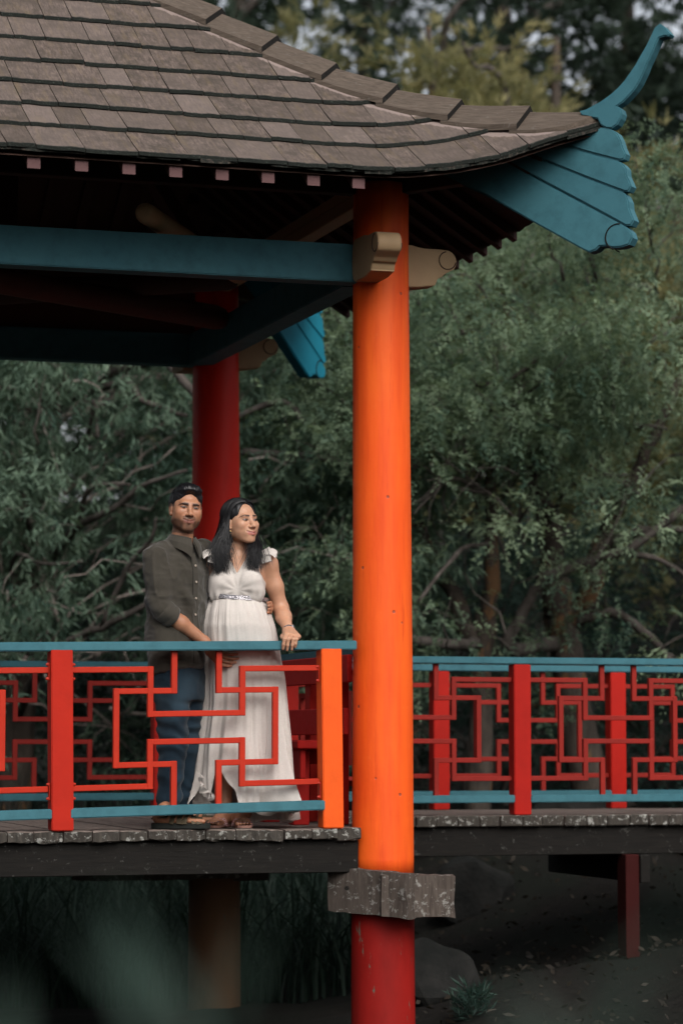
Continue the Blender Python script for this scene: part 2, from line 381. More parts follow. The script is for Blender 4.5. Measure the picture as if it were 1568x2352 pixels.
# boarded underside as the body of the roof
vs, fs = [], []
NA, ND = 40, 16
for face in range(4):
    b0 = len(vs)
    for j in range(ND+1):
        d = HALF*j/ND
        for i in range(NA+1):
            a = d + (2*HALF - 2*d)*i/NA
            vs.append(roof_pt(face, a, d, -0.022))
    for j in range(ND):
        for i in range(NA):
            p = b0 + j*(NA+1) + i; fs.append((p, p+1, p+NA+2, p+NA+1))
b0 = len(vs); vs += [v_ - Vector((0, 0, 0.02)) for v_ in vs]; fs += [tuple(i + b0 for i in reversed(f)) for f in fs[:]]
roof = mesh_obj('roof', vs, fs, M['brown'], pav)
rows = [0.0, 0.264, 0.509, 0.757, 0.993, 1.222, 1.448]
while rows[-1] < HALF - 0.1: rows.append(rows[-1] + 0.226)
def shingle(face, a0, a1, d0, d1, r_):
    """one shingle; lower edge ragged, upper end tucked under the next row"""
    NS, NL = 4, 4; vv = []; pale = []; edge = []
    lo = 0.024 + r_.uniform(-0.003, 0.005); sk = r_.uniform(-0.008, 0.008); th = 0.017
    rag = [r_.uniform(-0.006, 0.004) for _ in range(NS+1)]
    for side in (0, 1):
        for j in range(NL+1):
            t = j/NL; d = d0 + sk*(1-t) + (d1 + 0.03 - d0)*t
            for i in range(NS+1):
                w = i/NS; dd = d + (rag[i] if j == 0 else 0); aa = a0 + (a1 - a0)*w
                amin = max(dd, 0) + 0.0; aa = min(max(aa, amin), 2*HALF - amin)
                # cylinder-like flattening of the upper end under the next course
                lf = lo*(1-t) + 0.001 - (th if side else 0)
                vv.append(roof_pt(face, aa, max(dd, -0.03) if dd > 0 else dd, lf))
                dist = (aa - dd) - 0.24; pale.append(min(1.0, max(0.0, 1 - dist/0.15)) if t > 0.15 else 0.0)
                edge.append(1.0 if (j == 0) else (0.35 if j == 1 else 0.0))
    q = (NL+1)*(NS+1); ff = []
    for j in range(NL):
        for i in range(NS):
            p = j*(NS+1)+i; ff.append((p, p+1, p+NS+2, p+NS+1)); ff.append((q+p, q+p+NS+1, q+p+NS+2, q+p+1))
    for i in range(NS): ff.append((i, q+i, q+i+1, i+1))
    for j in range(NL):
        p = j*(NS+1); ff.append((p, p+NS+1, q+p+NS+1, q+p)); p2 = p+NS; ff.append((p2, q+p2, q+p2+NS+1, p2+NS+1))
    return vv, ff, pale, edge
rs = random.Random(5)
for face in range(4):
    SV, SF, SP, SE = [], [], [], []
    for k in range(len(rows)-1):
        d0, d1 = rows[k], rows[k+1]
        layers = [(d0 - 0.03, d1, 0)] if k == 0 else [(d0, d1, 0)]
        a = d0 + rs.uniform(-0.1, 0.0)
        while a < 2*HALF - d0:
            w = rs.uniform(0.125, 0.265); a1 = a + w
            if a1 > d0 + 0.02:
                vv, ff, pl, ed = shingle(face, a + 0.0022, a1 - 0.0022, layers[0][0], d1, rs)
                if face == 0:
                    mesh_obj('shingle', vv, ff, M['shingle'], roof, attrs={'pale': pl, 'edge': ed})
                else:
                    o_ = len(SV); SV += vv; SF += [tuple(i+o_ for i in f) for f in ff]; SP += pl; SE += ed
            a = a1
        if k == 0:   # doubled starter course at the eave, a ragged dark edge
            o_ = len(SV)
            a = 0.0
            while a < 2*HALF:
                w = rs.uniform(0.1, 0.24); vv, ff, pl, ed = shingle(face, a, min(a + w, 2*HALF), -0.018, 0.2, rs)
                vv = [p_ - Vector((0, 0, 0.019 + rs.uniform(0, 0.002))) for p_ in vv]
                o_ = len(SV); SV += vv; SF += [tuple(i+o_ for i in f) for f in ff]; SP += [0]*len(pl); SE += [0.95]*len(ed); a += w
    tag(mesh_obj('shingle_course', SV, SF, M['shingle'], roof, attrs={'pale': SP, 'edge': SE}), kind='stuff')
# hip boards: two per step, lapped like big shingles
HQ = [-0.005, 0.279, 0.558, 0.827, 1.087, 1.347, 1.596, 1.84, 2.08, 2.33]
def hip_pt(corner, q, k, sidef, lift):
    a, d = q + k, q - k
    face = corner if sidef == 0 else (corner + 1) % 4
    if d < 0: a, d = a, 0.0
    if sidef == 0: return roof_pt(face, a, d, lift)
    return roof_pt(face, 2*HALF - a, d, lift)
for corner in range(4):
    for i in range(len(HQ)-1):
        q0, q1 = HQ[i], HQ[i+1] + 0.03
        for sidef in (0, 1):
            kk = 0.125 if sidef == 0 else 0.115
            top, bot = [], []
            for j in range(4):
                t = j/3; q = q0 + (q1 - q0)*t; lf = 0.070 - 0.038*t
                for w in (0.0, 0.5, 1.0):
                    kw = kk*w; kw = min(kw, max(q - 0.0, 0.012)) if i == 0 else kw
                    top.append(hip_pt(corner, q, kw, sidef, lf - 0.006*w)); bot.append(hip_pt(corner, q, kw, sidef, lf - 0.034 - 0.004*w))
            vv = top + bot; m = len(top); ff = []
            for j in range(3):
                for w in range(2):
                    p = j*3 + w; ff += [(p, p+1, p+4, p+3), (m+p, m+p+3, m+p+4, m+p+1)]
                p = j*3; ff += [(p, p+3, m+p+3, m+p), (p+2, m+p+2, m+p+5, p+5)]
            for w in range(2): ff += [(w, m+w, m+w+1, w+1), (9+w, 9+w+1, m+9+w+1, m+9+w)]
            # which boards are in the picture: only corner 0
            o = mesh_obj('hip_board', vv, ff, M['hip'], roof); o.data.materials.append(M['joist'])
            for fi in (len(ff)-4, len(ff)-2): o.data.polygons[fi].material_index = 1
            bm = bmesh.new(); bm.from_mesh(o.data); bmesh.ops.recalc_face_normals(bm, faces=bm.faces); bm.to_mesh(o.data); bm.free()
# rafters: ends show below the eave
for face in range(4):
    a = {0: 1.305, 1: 0.98}.get(face, 0.62)
    while a < 2*HALF - (1.0 if face == 1 else 0.30):
        a_ = a; dmax = min(a_, 2*HALF - a_, 1.75)
        p0 = roof_pt(face, a_, 0.035, 0); pe = roof_pt(face, a_, max(dmax*0.97, 0.3), 0)
        zoff = -0.044 - 0.030
        pts = []
        for t in (0, 0.5, 1):
            d = 0.035 + (max(dmax*0.97, 0.3) - 0.035)*t
            pts.append(roof_pt(face, a_, d, zoff - 0.002))
        ax = (roof_pt(face, a_ + 0.1, 0.5) - roof_pt(face, a_, 0.5)); ax.z = 0; ax.normalize()
        vv, ff = [], []
        for p_ in pts:
            for (x, z) in ((-0.032, -0.030), (0.032, -0.030), (0.032, 0.030), (-0.032, 0.030)): vv.append(p_ + ax*x + Z*z)
        for t in range(2):
            for c_ in range(4): ff.append((t*4+c_, t*4+(c_+1) % 4, t*4+4+(c_+1) % 4, t*4+4+c_))
        ff.append((8, 9, 10, 11))
        rf = mesh_obj('rafter', vv, ff, M['brown'], roof)
        out = (pts[0] - pts[1]).normalized()
        e = [vv[i] + out*0.0 for i in range(4)] + [vv[i] + out*0.022 for i in range(4)]
        cap = mesh_obj('rafter_end', e, [(0,1,5,4),(1,2,6,5),(2,3,7,6),(3,0,4,7),(4,5,6,7)], M['pink_end'], roof)
        a += 0.2357
# ---- corner wings: four fanned boards under each corner and a necked finial
HIPN = (U + V).normalized()
def z2(x, y): return (752.6 + 0.52*x, 0.52*y)      # coordinates measured in an enlarged crop
def hip_plane(px, py):
    h = hit_plane(px, py, O, HIPN); r = h - O; return (r.dot(G), h.z)
boards = [
    [(395,716),(440,738),(720,873),(930,993),(1138,1108),(1165,1120),(1195,1110),(1212,1093),(1240,1092),(1275,1100),(1310,1096),(1342,1085),(1357,1055),(1350,1030),(1330,1008),(1180,928),(980,822),(740,690),(600,655)],
    [(600,650),(743,687),(982,816),(1182,922),(1328,1002),(1350,1001),(1363,978),(1352,950),(1342,925),(1340,895),(1330,872),(1318,857),(1150,793),(870,680),(760,640)],
    [(760,634),(872,675),(1152,787),(1318,850),(1338,851),(1351,828),(1340,800),(1330,780),(1328,750),(1316,733),(1300,720),(1180,690),(1045,650),(960,610)],
    [(960,605),(1047,645),(1182,683),(1300,713),(1318,708),(1326,685),(1312,655),(1303,625),(1288,595),(1268,580),(1240,570),(1205,568),(1120,570),(1000,580)],
]
finial = [(1122,496),(1150,489),(1180,472),(1215,453),(1255,425),(1290,393),(1318,362),(1342,328),(1368,290),(1390,250),(1412,212),(1430,177),(1442,150),(1452,128),(1475,110),(1490,121),(1506,138),(1520,156),(1512,166),(1496,166),(1472,174),(1458,205),(1440,248),(1420,290),(1408,322),(1384,372),(1362,405),(1338,432),(1312,458),(1288,474),(1304,488),(1309,508),(1303,530),(1288,556),(1264,572),(1238,571),(1215,558),(1200,530),(1130,516)]
bq = [[hip_plane(*z2(*p)) for p in b] for b in boards]; fq = [hip_plane(*z2(*p)) for p in finial]
for ci, (cs, cd, gx) in enumerate(((0, 0, (U - V)), (0, SPAN, (U + V)), (-SPAN, SPAN, (-U + V)), (-SPAN, 0, (-U - V)))):
    g = gx.normalized(); nn = g.cross(Z)
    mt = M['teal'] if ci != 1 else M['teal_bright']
    env = [bq[0][i] for i in range(0, 15)] + [bq[1][i] for i in range(5, 12)] + [bq[2][i] for i in range(4, 11)] + [bq[3][i] for i in range(3, 14)]
    ctr_ = (sum(p[0] for p in env)/len(env), sum(p[1] for p in env)/len(env))
    prism('wing_core', [P(cs, cd, ctr_[1] + (z - ctr_[1])*0.965 + 0.004) + g*(t - 0.012) for t, z in env], nn, 0.055, mt, pav)
    for bi, b in enumerate(bq):
        pts = [P(cs, cd, z) + g*t for t, z in b]
        o = prism('wing_board', pts, nn, 0.085 - 0.004*bi, mt, pav, bevel=0.007, seg=2)
        if bi == 0:
            for sg in (1, -1):
                ctr = hip_plane(*z2(1293, 1052)); rr = 0.068
                ring = [P(cs, cd, ctr[1] + rr*math.sin(math.radians(a))) + g*(ctr[0] + rr*math.cos(math.radians(a))) + nn*sg*0.0435 for a in range(80, 262, 14)]
                vs, fs = tube_arrays(ring, [0.004]*len(ring), 5); mesh_obj('scroll', vs, fs, M['joist'], o, smooth=True)
    pts = [P(cs, cd, z) + g*t for t, z in fq]
    prism('finial', pts, nn, 0.075, mt, pav, bevel=0.006, seg=2)
    # hip rafter behind the wing
    bar('hip_rafter', P(cs, cd, 3.42) + g*0.02, P(cs, cd, 3.46) + g*0.95, 0.07, 0.12, M['brown'], pav)
    a_ = P(cs, cd, 3.40) + g*0.1; b_ = P(-SPAN/2, SPAN/2, 5.05)
    bar('hip_rafter', a_, b_, 0.07, 0.12, M['brown'], pav)

# ---- deck: planks run front to back on joists and bearers
deck = sbox('deck_frame', -SPAN-0.05, -0.16, -0.09, -0.02, -0.232, -0.066, M['joist'], pav)
for dd in (0.85, 1.75, 2.65, SPAN):
    sbox('joist', -SPAN-0.05, 0.10, dd-0.05, dd+0.05, -0.23, -0.068, M['joist'], deck)
s = -0.150; k = 0; rp = random.Random(3)
edges = [(-0.305, -0.150), (-0.452, -0.307), (-0.600, -0.455)]
planks = []
while s > -SPAN - 0.2:
    w = rp.uniform(0.125, 0.160); planks.append((s - w, s - 0.004 - rp.uniform(0, 0.004))); s -= w
for i, (a, b) in enumerate(planks):
    f = -0.13 + rp.uniform(-0.012, 0.014); zt = rp.uniform(-0.006, 0.0); tl = rp.uniform(-0.004, 0.004)
    th = rp.uniform(0.052, 0.064)
    # top surface stays at the feet's level; ragged near end
    vv = []; NI, NJ = 5, 7; ff = []
    js = [0, 0.004, 0.015, 0.05, 0.3, 0.65, 1.0]
    for side in (0, 1):
        for j, t in enumerate(js):
            for q in range(NI):
                w = q/(NI-1); s_ = a + (b-a)*w
                d_ = f + (SPAN + 0.2 - f)*t + (rp.uniform(-0.007, 0.007) if j < 2 else 0)
                zz = zt*(1 if t < 0.2 else 0.6) + tl*(w-0.5) - (0 if side == 0 else th)
                if j == 0: zz += -0.006 if side == 0 else 0.006
                if q in (0, NI-1): zz += -0.002 if side == 0 else 0.002
                if j < 2: zz += rp.uniform(-0.003, 0.002) if side == 0 else rp.uniform(-0.007, 0.003)
                vv.append(P(s_, d_, min(zz, -0.0005)))
    m = NI*NJ
    for j in range(NJ-1):
        for q in range(NI-1):
            p = j*NI+q; ff += [(p, p+1, p+NI+1, p+NI), (m+p, m+p+NI, m+p+NI+1, m+p+1)]
        p = j*NI; ff += [(p, p+NI, m+p+NI, m+p), (p+NI-1, m+p+NI-1, m+p+2*NI-1, p+2*NI-1)]
    for q in range(NI-1): ff += [(q, m+q, m+q+1, q+1), (m-NI+q, m-NI+q+1, 2*m-NI+q+1, 2*m-NI+q)]
    o = mesh_obj('plank', vv, ff, M['plank'], deck)
    bm = bmesh.new(); bm.from_mesh(o.data); bmesh.ops.recalc_face_normals(bm, faces=bm.faces); bm.to_mesh(o.data); bm.free()
    o.data.materials.append(M['plank_end'])
    vdir = V
    for p_ in o.data.polygons:
        if abs(p_.normal.dot(vdir)) > 0.5 or (p_.normal.z < 0.5 and abs(p_.normal.dot(vdir)) > 0.3): p_.material_index = 1
# side deck strip on the right, behind the column
s = -0.148
for w in (0.14, 0.13):
    sbox('plank', s, s + w - 0.005, 0.22, SPAN - 0.2, -0.060, -0.003, M['plank'], deck); s += w
# bearers through the columns
def bearer(s, dn, df, w=0.25):
    vv = []; rb = random.Random(int(s*100)); NJ = 8; ff = []
    for j in range(NJ+1):
        d = dn + (df - dn)*(j/NJ)**2
        for (x, z) in ((-w/2, -0.446), (0, -0.449), (w/2, -0.440), (w/2, -0.34), (w/2, -0.235), (0.02, -0.222), (-w/2, -0.219), (-w/2, -0.33)):
            e = 0.006 if j < 3 else 0.002
            vv.append(P(s + x + rb.uniform(-e, e), d + (rb.uniform(-0.008, 0.008) if j == 0 else 0), z + rb.uniform(-e, e)))
    for j in range(NJ):
        for q in range(8): ff.append((j*8+q, j*8+(q+1) % 8, j*8+8+(q+1) % 8, j*8+8+q))
    ff += [tuple(range(7, -1, -1)), tuple(range(NJ*8, NJ*8+8))]
    return mesh_obj('bearer', vv, ff, M['bearer'], pav)
def rough_beam(a, b, w, z0, z1, seed, dz=0.0, name='bearer', n_=9):
    """weathered timber between plan points a and b (front face on that line), w deep, hacked ends"""
    rb = random.Random(seed); a = Vector(a); b = Vector(b); t = (b - a).normalized(); back = Vector((-t.y, t.x, 0)); vv, ff = [], []
    back = back if back.y > 0 else -back
    for j in range(n_+1):
        q = j/n_; c = a.lerp(b, q)
        for (x, z) in ((0, z0), (w*0.5, z0 - 0.003), (w, z0 + 0.004), (w, (z0+z1)/2), (w, z1 - 0.004), (w*0.5, z1 + 0.002), (0, z1), (0, z0 + (z1-z0)*0.7), (0, z0 + (z1-z0)*0.35)):
            e = 0.0045; en = 0.012 if j in (0, n_) else 0.0
            vv.append(c + back*(x + rb.uniform(-e, e)) + t*rb.uniform(-en, en) + Z*(z + dz*q + rb.uniform(-e, e)))
    for j in range(n_):
        for q in range(9): ff.append((j*9+q, j*9+(q+1) % 9, j*9+9+(q+1) % 9, j*9+9+q))
    ff += [tuple(range(8, -1, -1)), tuple(range(n_*9, n_*9+9))]
    o = mesh_obj(name, vv, ff, M['bearer'], pav); bm = bmesh.new(); bm.from_mesh(o.data); bmesh.ops.recalc_face_normals(bm, faces=bm.faces); bm.to_mesh(o.data); bm.free(); return o
e1_ = hit_depth(932, 2050, 14.43); e2_ = hit_depth(600, 2050, 14.93); e3_ = hit_depth(1046, 2050, 14.56); e4_ = hit_depth(880, 2050, 14.48)
b1 = rough_beam((e1_.x, e1_.y, 0), ((e1_.x + e2_.x)/2 - 0.02, (e1_.y + e2_.y)/2 + 0.01, 0), 0.13, -0.462, -0.234, 3, dz=0.028, n_=10)
rough_beam((e4_.x, e4_.y, 0), (e3_.x, e3_.y, 0), 0.20, -0.450, -0.236, 4, dz=-0.012)
bc = hit_depth(796, 2050, 14.53); vs, fs = tube_arrays([Vector((bc.x, bc.y + 0.02, -0.31)), Vector((bc.x - 0.002, bc.y - 0.018, -0.31))], [0.013, 0.011], 6); mesh_obj('bolt', vs, fs, M['joist'], b1)
column(0.02, 0.03, pav, z0=-0.44, z1=-0.235, r0=0.10, r1=0.10, seed=31, name='column_tenon', mat=M['joist'])
for s_, d_ in ((0, SPAN), (-SPAN, 0), (-SPAN, SPAN)):
    c_ = P(s_, d_, 0); rough_beam((c_.x - 0.9, c_.y - 0.15, 0), (c_.x + 0.35, c_.y - 0.1, 0), 0.25, -0.44, -0.236, 7 + int(d_))
# ================================================================== BALUSTRADES
FX = [0.18, 0.315, 0.41, 0.59, 0.685, 0.82]; FY = [0.12, 0.26, 0.41, 0.59, 0.735, 0.875]
def fret_segments():
    """one panel, (x0,y0,x1,y1), x along the panel 0..1, y from the handrail 0 to the bottom rail 1"""
    a, b, c, d, e, f = FX; p, q, r, t, w, y = FY
    H_ = [(0, p, b, p), (b, r, e, r), (e, p, 1, p), (a, q, c, q), (d, q, f, q), (a, w, c, w), (d, w, f, w), (0, y, b, y), (b, t, e, t), (e, y, 1, y)]
    V_ = [(b, p, b, r), (e, p, e, r), (c, 0, c, q), (d, 0, d, q), (a, q, a, w), (f, q, f, w), (c, w, c, 1), (d, w, d, 1), (b, t, b, y), (e, t, e, y)]
    return H_, V_
HS, VSG = fret_segments()
def fret_panel(A, B, zt, zb, parent, mat, nrm, zt2=None, zb2=None, skip=None):
    """A, B: plan points of the panel's ends; zt/zb heights of rails' inner edges at A (zt2/zb2 at B)"""
    zt2 = zt if zt2 is None else zt2; zb2 = zb if zb2 is None else zb2
    W = (B - A); t = W.normalized(); BT = 0.031
    def pt(x, y): return A + W*x + Z*((zt + (zt2-zt)*x)*(1-y) + (zb + (zb2-zb)*x)*y)
    for (x0, y0, x1, y1) in HS:
        p0, p1 = pt(x0, y0), pt(x1, y1)
        e = BT/2 - 0.0012
        p0 = p0 - t*(e if x0 > 0 else 0.0); p1 = p1 + t*(e if x1 < 1 else 0.0)
        bar('fret_bar', p0, p1, BT - 0.003, BT - 0.001, mat, parent, bevel=0.003)
    for (x0, y0, x1, y1) in VSG:
        p0, p1 = pt(x0, y0), pt(x1, y1)
        if y0 > 0: p0 = p0 + Z*BT/2
        else: p0 = p0 + Z*0.004
        if y1 < 1: p1 = p1 - Z*BT/2
        else: p1 = p1 - Z*0.004
        bar('fret_bar', p0, p1, BT, BT, mat, parent, up=nrm, bevel=0.003)
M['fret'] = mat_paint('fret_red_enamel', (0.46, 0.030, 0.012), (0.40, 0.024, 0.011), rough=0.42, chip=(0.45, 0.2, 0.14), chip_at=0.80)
M['fret_far'] = mat_paint('far_fret_enamel', (0.28, 0.018, 0.012), (0.20, 0.016, 0.012), rough=0.55, chip=(0.35, 0.2, 0.16), chip_at=0.74)  # darker red than the front fretwork, for the other balustrades
M['post_shaded'] = mat_paint('post_shaded_paint', (0.46, 0.020, 0.007), (0.40, 0.016, 0.007), rough=0.62, chip=(0.3, 0.1, 0.06), chip_at=0.83)  # same post paint with shade put into the red, left front posts
M['post'] = mat_paint('post_lit_paint', (0.82, 0.108, 0.012), (0.76, 0.09, 0.012), rough=0.5, chip=(0.3, 0.1, 0.06), chip_at=0.83)  # lit copy of the post paint, for the post by the near column
M['post_far'] = mat_paint('far_post_shaded_paint', (0.42, 0.012, 0.006), (0.34, 0.010, 0.006), rough=0.5, chip=(0.2, 0.05, 0.03), chip_at=0.8)  # shaded copy again, for rear, side and bridge posts
# ---- front balustrade (measured; it has sagged a little to the left)
fb = empty('front_balustrade', tuple(P(-1.1, -0.08, 0)), 'red fretwork balustrade with teal rails at the deck edge before the couple', 'balustrade')
SL = -SPAN + 0.25
def rail_z(s, zR, zL): return zR + (zL - zR)*(s + 0.18)/(-2.021 + 0.18)
def sl_bar(name, s0, s1, d0, d1, zf0, zf1, mat, parent, bevel=0.005):
    vs = [P(s, d, (zf0 if k == 0 else zf1)(s)) for s in (s0, s1) for d in (d0, d1) for k in (0, 1)]
    return mesh_obj(name, vs, BOXF, mat, parent, bevel=bevel, seg=2)
sl_bar('handrail', SL, -0.182, -0.135, -0.03, lambda s: rail_z(s, 0.926, 0.900), lambda s: rail_z(s, 0.974, 0.946), M['teal'], fb)
PC = [(-1.749, 0.056), (-0.322, 0.055)]
PC.append((PC[0][0] - 1.427, 0.056))
for pc, hw in PC:
    lean = 0.012
    z1 = rail_z(pc, 0.926, 0.900) - 0.002
    vs = [P(pc + sx*hw + (lean*(1 - z/0.93)), d, z + (0.012 if (z > 0.5 and d < -0.1) else 0)) for sx in (-1, 1) for d in (-0.139, -0.036) for z in (-0.002, z1)]
    po = mesh_obj('post', vs, BOXF, M['post'] if pc > -1 else M['post_shaded'], fb, bevel=0.005, seg=2)
    for zz in (0.80, 0.195):   # fixing plates and bolts of the panels
        for sx in (-1, 1):
            if pc > -0.4 and sx > 0: continue
            bar('fixing_plate', P(pc + sx*(hw + 0.004) + lean*(1-zz/0.93), -0.088, zz - 0.045), P(pc + sx*(hw + 0.004) + lean*(1-zz/0.93), -0.088, zz + 0.045), 0.006, 0.034, M['fret'], po, up=V, bevel=0.001)
            for dz in (-0.036, 0.036):
                c_ = P(pc + sx*(hw + 0.007) + lean*(1-zz/0.93), -0.098, zz + dz); vs, fs = tube_arrays([c_, c_ + U*sx*0.012], [0.009, 0.006], 8); mesh_obj('bolt', vs, fs, M['fret'], po)
for i in range(2):
    a, b = (PC[0][0] + 0.056, PC[1][0] - 0.054) if i == 0 else (PC[2][0] + 0.056, PC[0][0] - 0.056)
    zb = lambda s: 0.143 + (0.110 - 0.143)*(s + 0.351)/(-1.684 + 0.351)
    sl_bar('bottom_rail', a - 0.008, b + 0.022 if i == 0 else b + 0.012, -0.142, -0.05, lambda s: zb(s) - 0.050, lambda s: zb(s), M['teal'], fb)
    A, B = P(a, -0.085, 0), P(b, -0.085, 0)
    fret_panel(A, B, rail_z(a, 0.926, 0.900), zb(a), fb, M['fret'], V, rail_z(b, 0.926, 0.900), zb(b))
# ---- generic straight balustrade
def balustrade(name, label, A, tdir, nrm, length, posts, group=None, mat_p=None, mat_f=None, hw=0.055, zt=0.958, pan=None):
    e = empty(name, tuple(A + tdir*length/2), label, 'balustrade', group)
    def L(x, y, z): return A + tdir*x + nrm*y + Z*z
    def bx(nm, x0, x1, y0, y1, z0, z1, m, par=e):
        return mesh_obj(nm, [L(x, y, z) for x in (x0, x1) for y in (y0, y1) for z in (z0, z1)], BOXF, m, par, bevel=0.005, seg=2)
    bx('handrail', 0, length, -0.05, 0.05, zt - 0.042, zt, M['teal'])
    for p in posts:
        bx('post', p - hw, p + hw, -0.054, 0.046, 0.0, zt - 0.044, mat_p or M['post_far'])
    for i in range(len(posts)-1):
        a, b = posts[i] + hw, posts[i+1] - hw
        bx('bottom_rail', a - 0.002, b + 0.002, -0.058, 0.03, 0.075, 0.121, M['teal'])
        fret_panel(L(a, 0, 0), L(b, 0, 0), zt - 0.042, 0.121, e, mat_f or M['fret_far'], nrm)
    return e
# rear and side of the pavilion
balustrade('rear_balustrade', 'shaded red fretwork balustrade along the rear of the pavilion behind the man', P(-SPAN+0.16, SPAN-0.13, 0), U, V, SPAN-0.35, [0.1, 1.50, 2.90], zt=0.95)
balustrade('side_balustrade', 'short teal-railed balustrade behind the red bench beside the near column', P(-0.01, 0.19, 0), V, -U, 1.62, [0.06, 1.56], zt=0.955)
# bridge
BD0, BD1 = 1.92, 3.31; BL0, BL1 = 0.10, 6.3
fbp = [1.536 + 1.30*k - 0.10 for k in range(-1, 4)]
balustrade('bridge_balustrade', 'red fretwork balustrade on the near edge of the footbridge', P(BL0, BD0 + 0.055, 0), U, V, BL1-BL0, [p for p in fbp if 0 < p < 6.1], 'footbridge balustrades', zt=0.960)
bbp = [2.05 - 0.10 - 0.60 + 1.252*k + 0.0 for k in range(-1, 4)]
bbp = [1.425 + 0.06 - BL0 + 1.252*k for k in range(-1, 4)]
balustrade('bridge_balustrade', 'red fretwork balustrade on the far edge of the footbridge', P(BL0, BD1, 0), U, V, BL1-BL0, [p for p in bbp if 0 < p < 6.1], 'footbridge balustrades', zt=0.950)
M['support'] = mat_paint('shaded_support_paint', (0.035, 0.0045, 0.004), (0.025, 0.004, 0.0035), rough=0.85)  # red darkened to stand in for the shade under the bridge
# ---- bridge deck
br = empty('footbridge', tuple(P((BL0+BL1)/2, (BD0+BD1)/2, 0)), 'weathered timber footbridge joining the pavilion to the bank', 'bridge')
x = BL0 + 0.03; rb = random.Random(9)
while x < BL1:
    w = rb.uniform(0.125, 0.15)
    zt = rb.uniform(-0.004, 0.0); f = BD0 - 0.02 + rb.uniform(-0.012, 0.012)
    o = sbox('plank', x, x + w - 0.006, f, BD1 + 0.10, zt - 0.066, zt, M['plank'], br, bevel=0.006)
    o.data.materials.append(M['plank_end'])
    for p_ in o.data.polygons:
        if abs(p_.normal.dot(V)) > 0.6: p_.material_index = 1
    x += w
sbox('side_beam', BL0 + 0.10, BL1, BD0 + 0.02, BD0 + 0.10, -0.245, -0.070, M['joist'], br)
sbox('side_beam', BL0 + 0.10, BL1, BD1 - 0.05, BD1 + 0.03, -0.245, -0.070, M['joist'], br)
for sx in (2.20, 5.2):
    for dd in (BD0 + 0.06,):
        sbox('support_post', sx - 0.005, sx + 0.085, dd - 0.09, dd + 0.045, -1.4, -0.247, M['support'], br)
    sbox('cross_beam', sx + 0.086, sx + 0.15, BD0 - 0.05, BD1 + 0.1, -0.42, -0.250, M['joist'], br)
# ---- bench along the side balustrade
bn = empty('bench', tuple(P(-0.27, 1.0, 0)), 'dark red slatted bench against the side rail behind the woman', 'bench')
D0, D1 = 0.16, 1.75
BRD = M['bench'] = mat_paint('bench_red_paint', (0.40, 0.013, 0.010), (0.33, 0.012, 0.010), rough=0.6, chip=(0.4, 0.25, 0.22), chip_at=0.77)
sbox('back_board', -0.142, -0.112, D0, D1, 0.762, 0.910, BRD, bn, bevel=0.005)
sbox('back_board', -0.160, -0.130, D0, D1, 0.482, 0.625, BRD, bn, bevel=0.005)
for i, (a, b) in enumerate(((-0.40, -0.285), (-0.278, -0.165))):
    sbox('seat_board', a, b, D0 + 0.06, D1, 0.408, 0.452 + 0.003*i, BRD, bn, bevel=0.006)
for dd in (D0 + 0.22, (D0+D1)/2, D1 - 0.15):
    sbox('back_support', -0.110, -0.062, dd, dd + 0.10, 0.0, 0.90, M['post_far'], bn)
    sbox('leg', -0.375, -0.285, dd, dd + 0.09, 0.0, 0.40, BRD, bn)
    sbox('seat_bearer', -0.39, -0.10, dd + 0.092, dd + 0.135, 0.325, 0.406, BRD, bn)
sbox('apron', -0.372, -0.342, D0 + 0.1, D1, 0.25, 0.404, BRD, bn)
# ================================================================== GROUND
def sstep(a, b, x):
    t = np.clip((x - a)/(b - a), 0, 1); return t*t*(3 - 2*t)
def vnoise(x, y, seed=0):
    """cheap smooth value noise"""
    r = np.random.default_rng(seed); tb = r.random((64, 64))
    xi = np.floor(x).astype(int); yi = np.floor(y).astype(int); fx = x - xi; fy = y - yi
    fx = fx*fx*(3-2*fx); fy = fy*fy*(3-2*fy)
    g = lambda i, j: tb[i % 64, j % 64]
    return (g(xi, yi)*(1-fx)+g(xi+1, yi)*fx)*(1-fy) + (g(xi, yi+1)*(1-fx)+g(xi+1, yi+1)*fx)*fy
def ground_z(x, y):
    x = np.asarray(x, float); y = np.asarray(y, float)
    right = sstep(-0.3, 2.0, x)
    z = -1.15 - 0.10*(1-right)
    z = z + right*0.33*sstep(15.0, 17.5, y) + right*0.55*sstep(17.5, 23.0, y)
    z = z + (1-right)*0.75*sstep(19.5, 24.5, y)
    z = z + 0.9*sstep(24, 34, y) + 6.5*sstep(34, 75, y)
    z = z + 0.16*(vnoise(x*0.6, y*0.6, 1) - 0.5) + 0.07*(vnoise(x*2.3, y*2.3, 2) - 0.5) + 0.03*(vnoise(x*7, y*7, 3)-0.5)
    return z
xs = np.concatenate([-np.geomspace(400, 8, 14), np.linspace(-7.6, 7.6, 96), np.geomspace(8, 400, 14)])
ys = np.concatenate([-np.geomspace(300, 2, 9), np.linspace(0, 11, 16), np.linspace(11.2, 30, 120), np.geomspace(31, 500, 20)])
gx, gy = np.meshgrid(xs, ys); gz = ground_z(gx, gy)
nx, ny = len(xs), len(ys); idx = np.arange(nx*ny).reshape(ny, nx)
gf = np.stack([idx[:-1, :-1], idx[:-1, 1:], idx[1:, 1:], idx[1:, :-1]], -1).reshape(-1, 4)
n = NB('leaf_litter_earth'); v = n.coords((1, 1, 1), rand=False)
a = n.noise(v, 1.3, 6, 0.6); b = n.noise(v, 24, 6, 0.7); c3 = n.noise(v, 90, 3, 0.6)
c = n.mix(n.ramp(b, [(0.35, 0.0), (0.7, 1.0)]), (0.005, 0.0045, 0.004), (0.018, 0.015, 0.013))  # near-black earth tones stand in for the canopy's shade
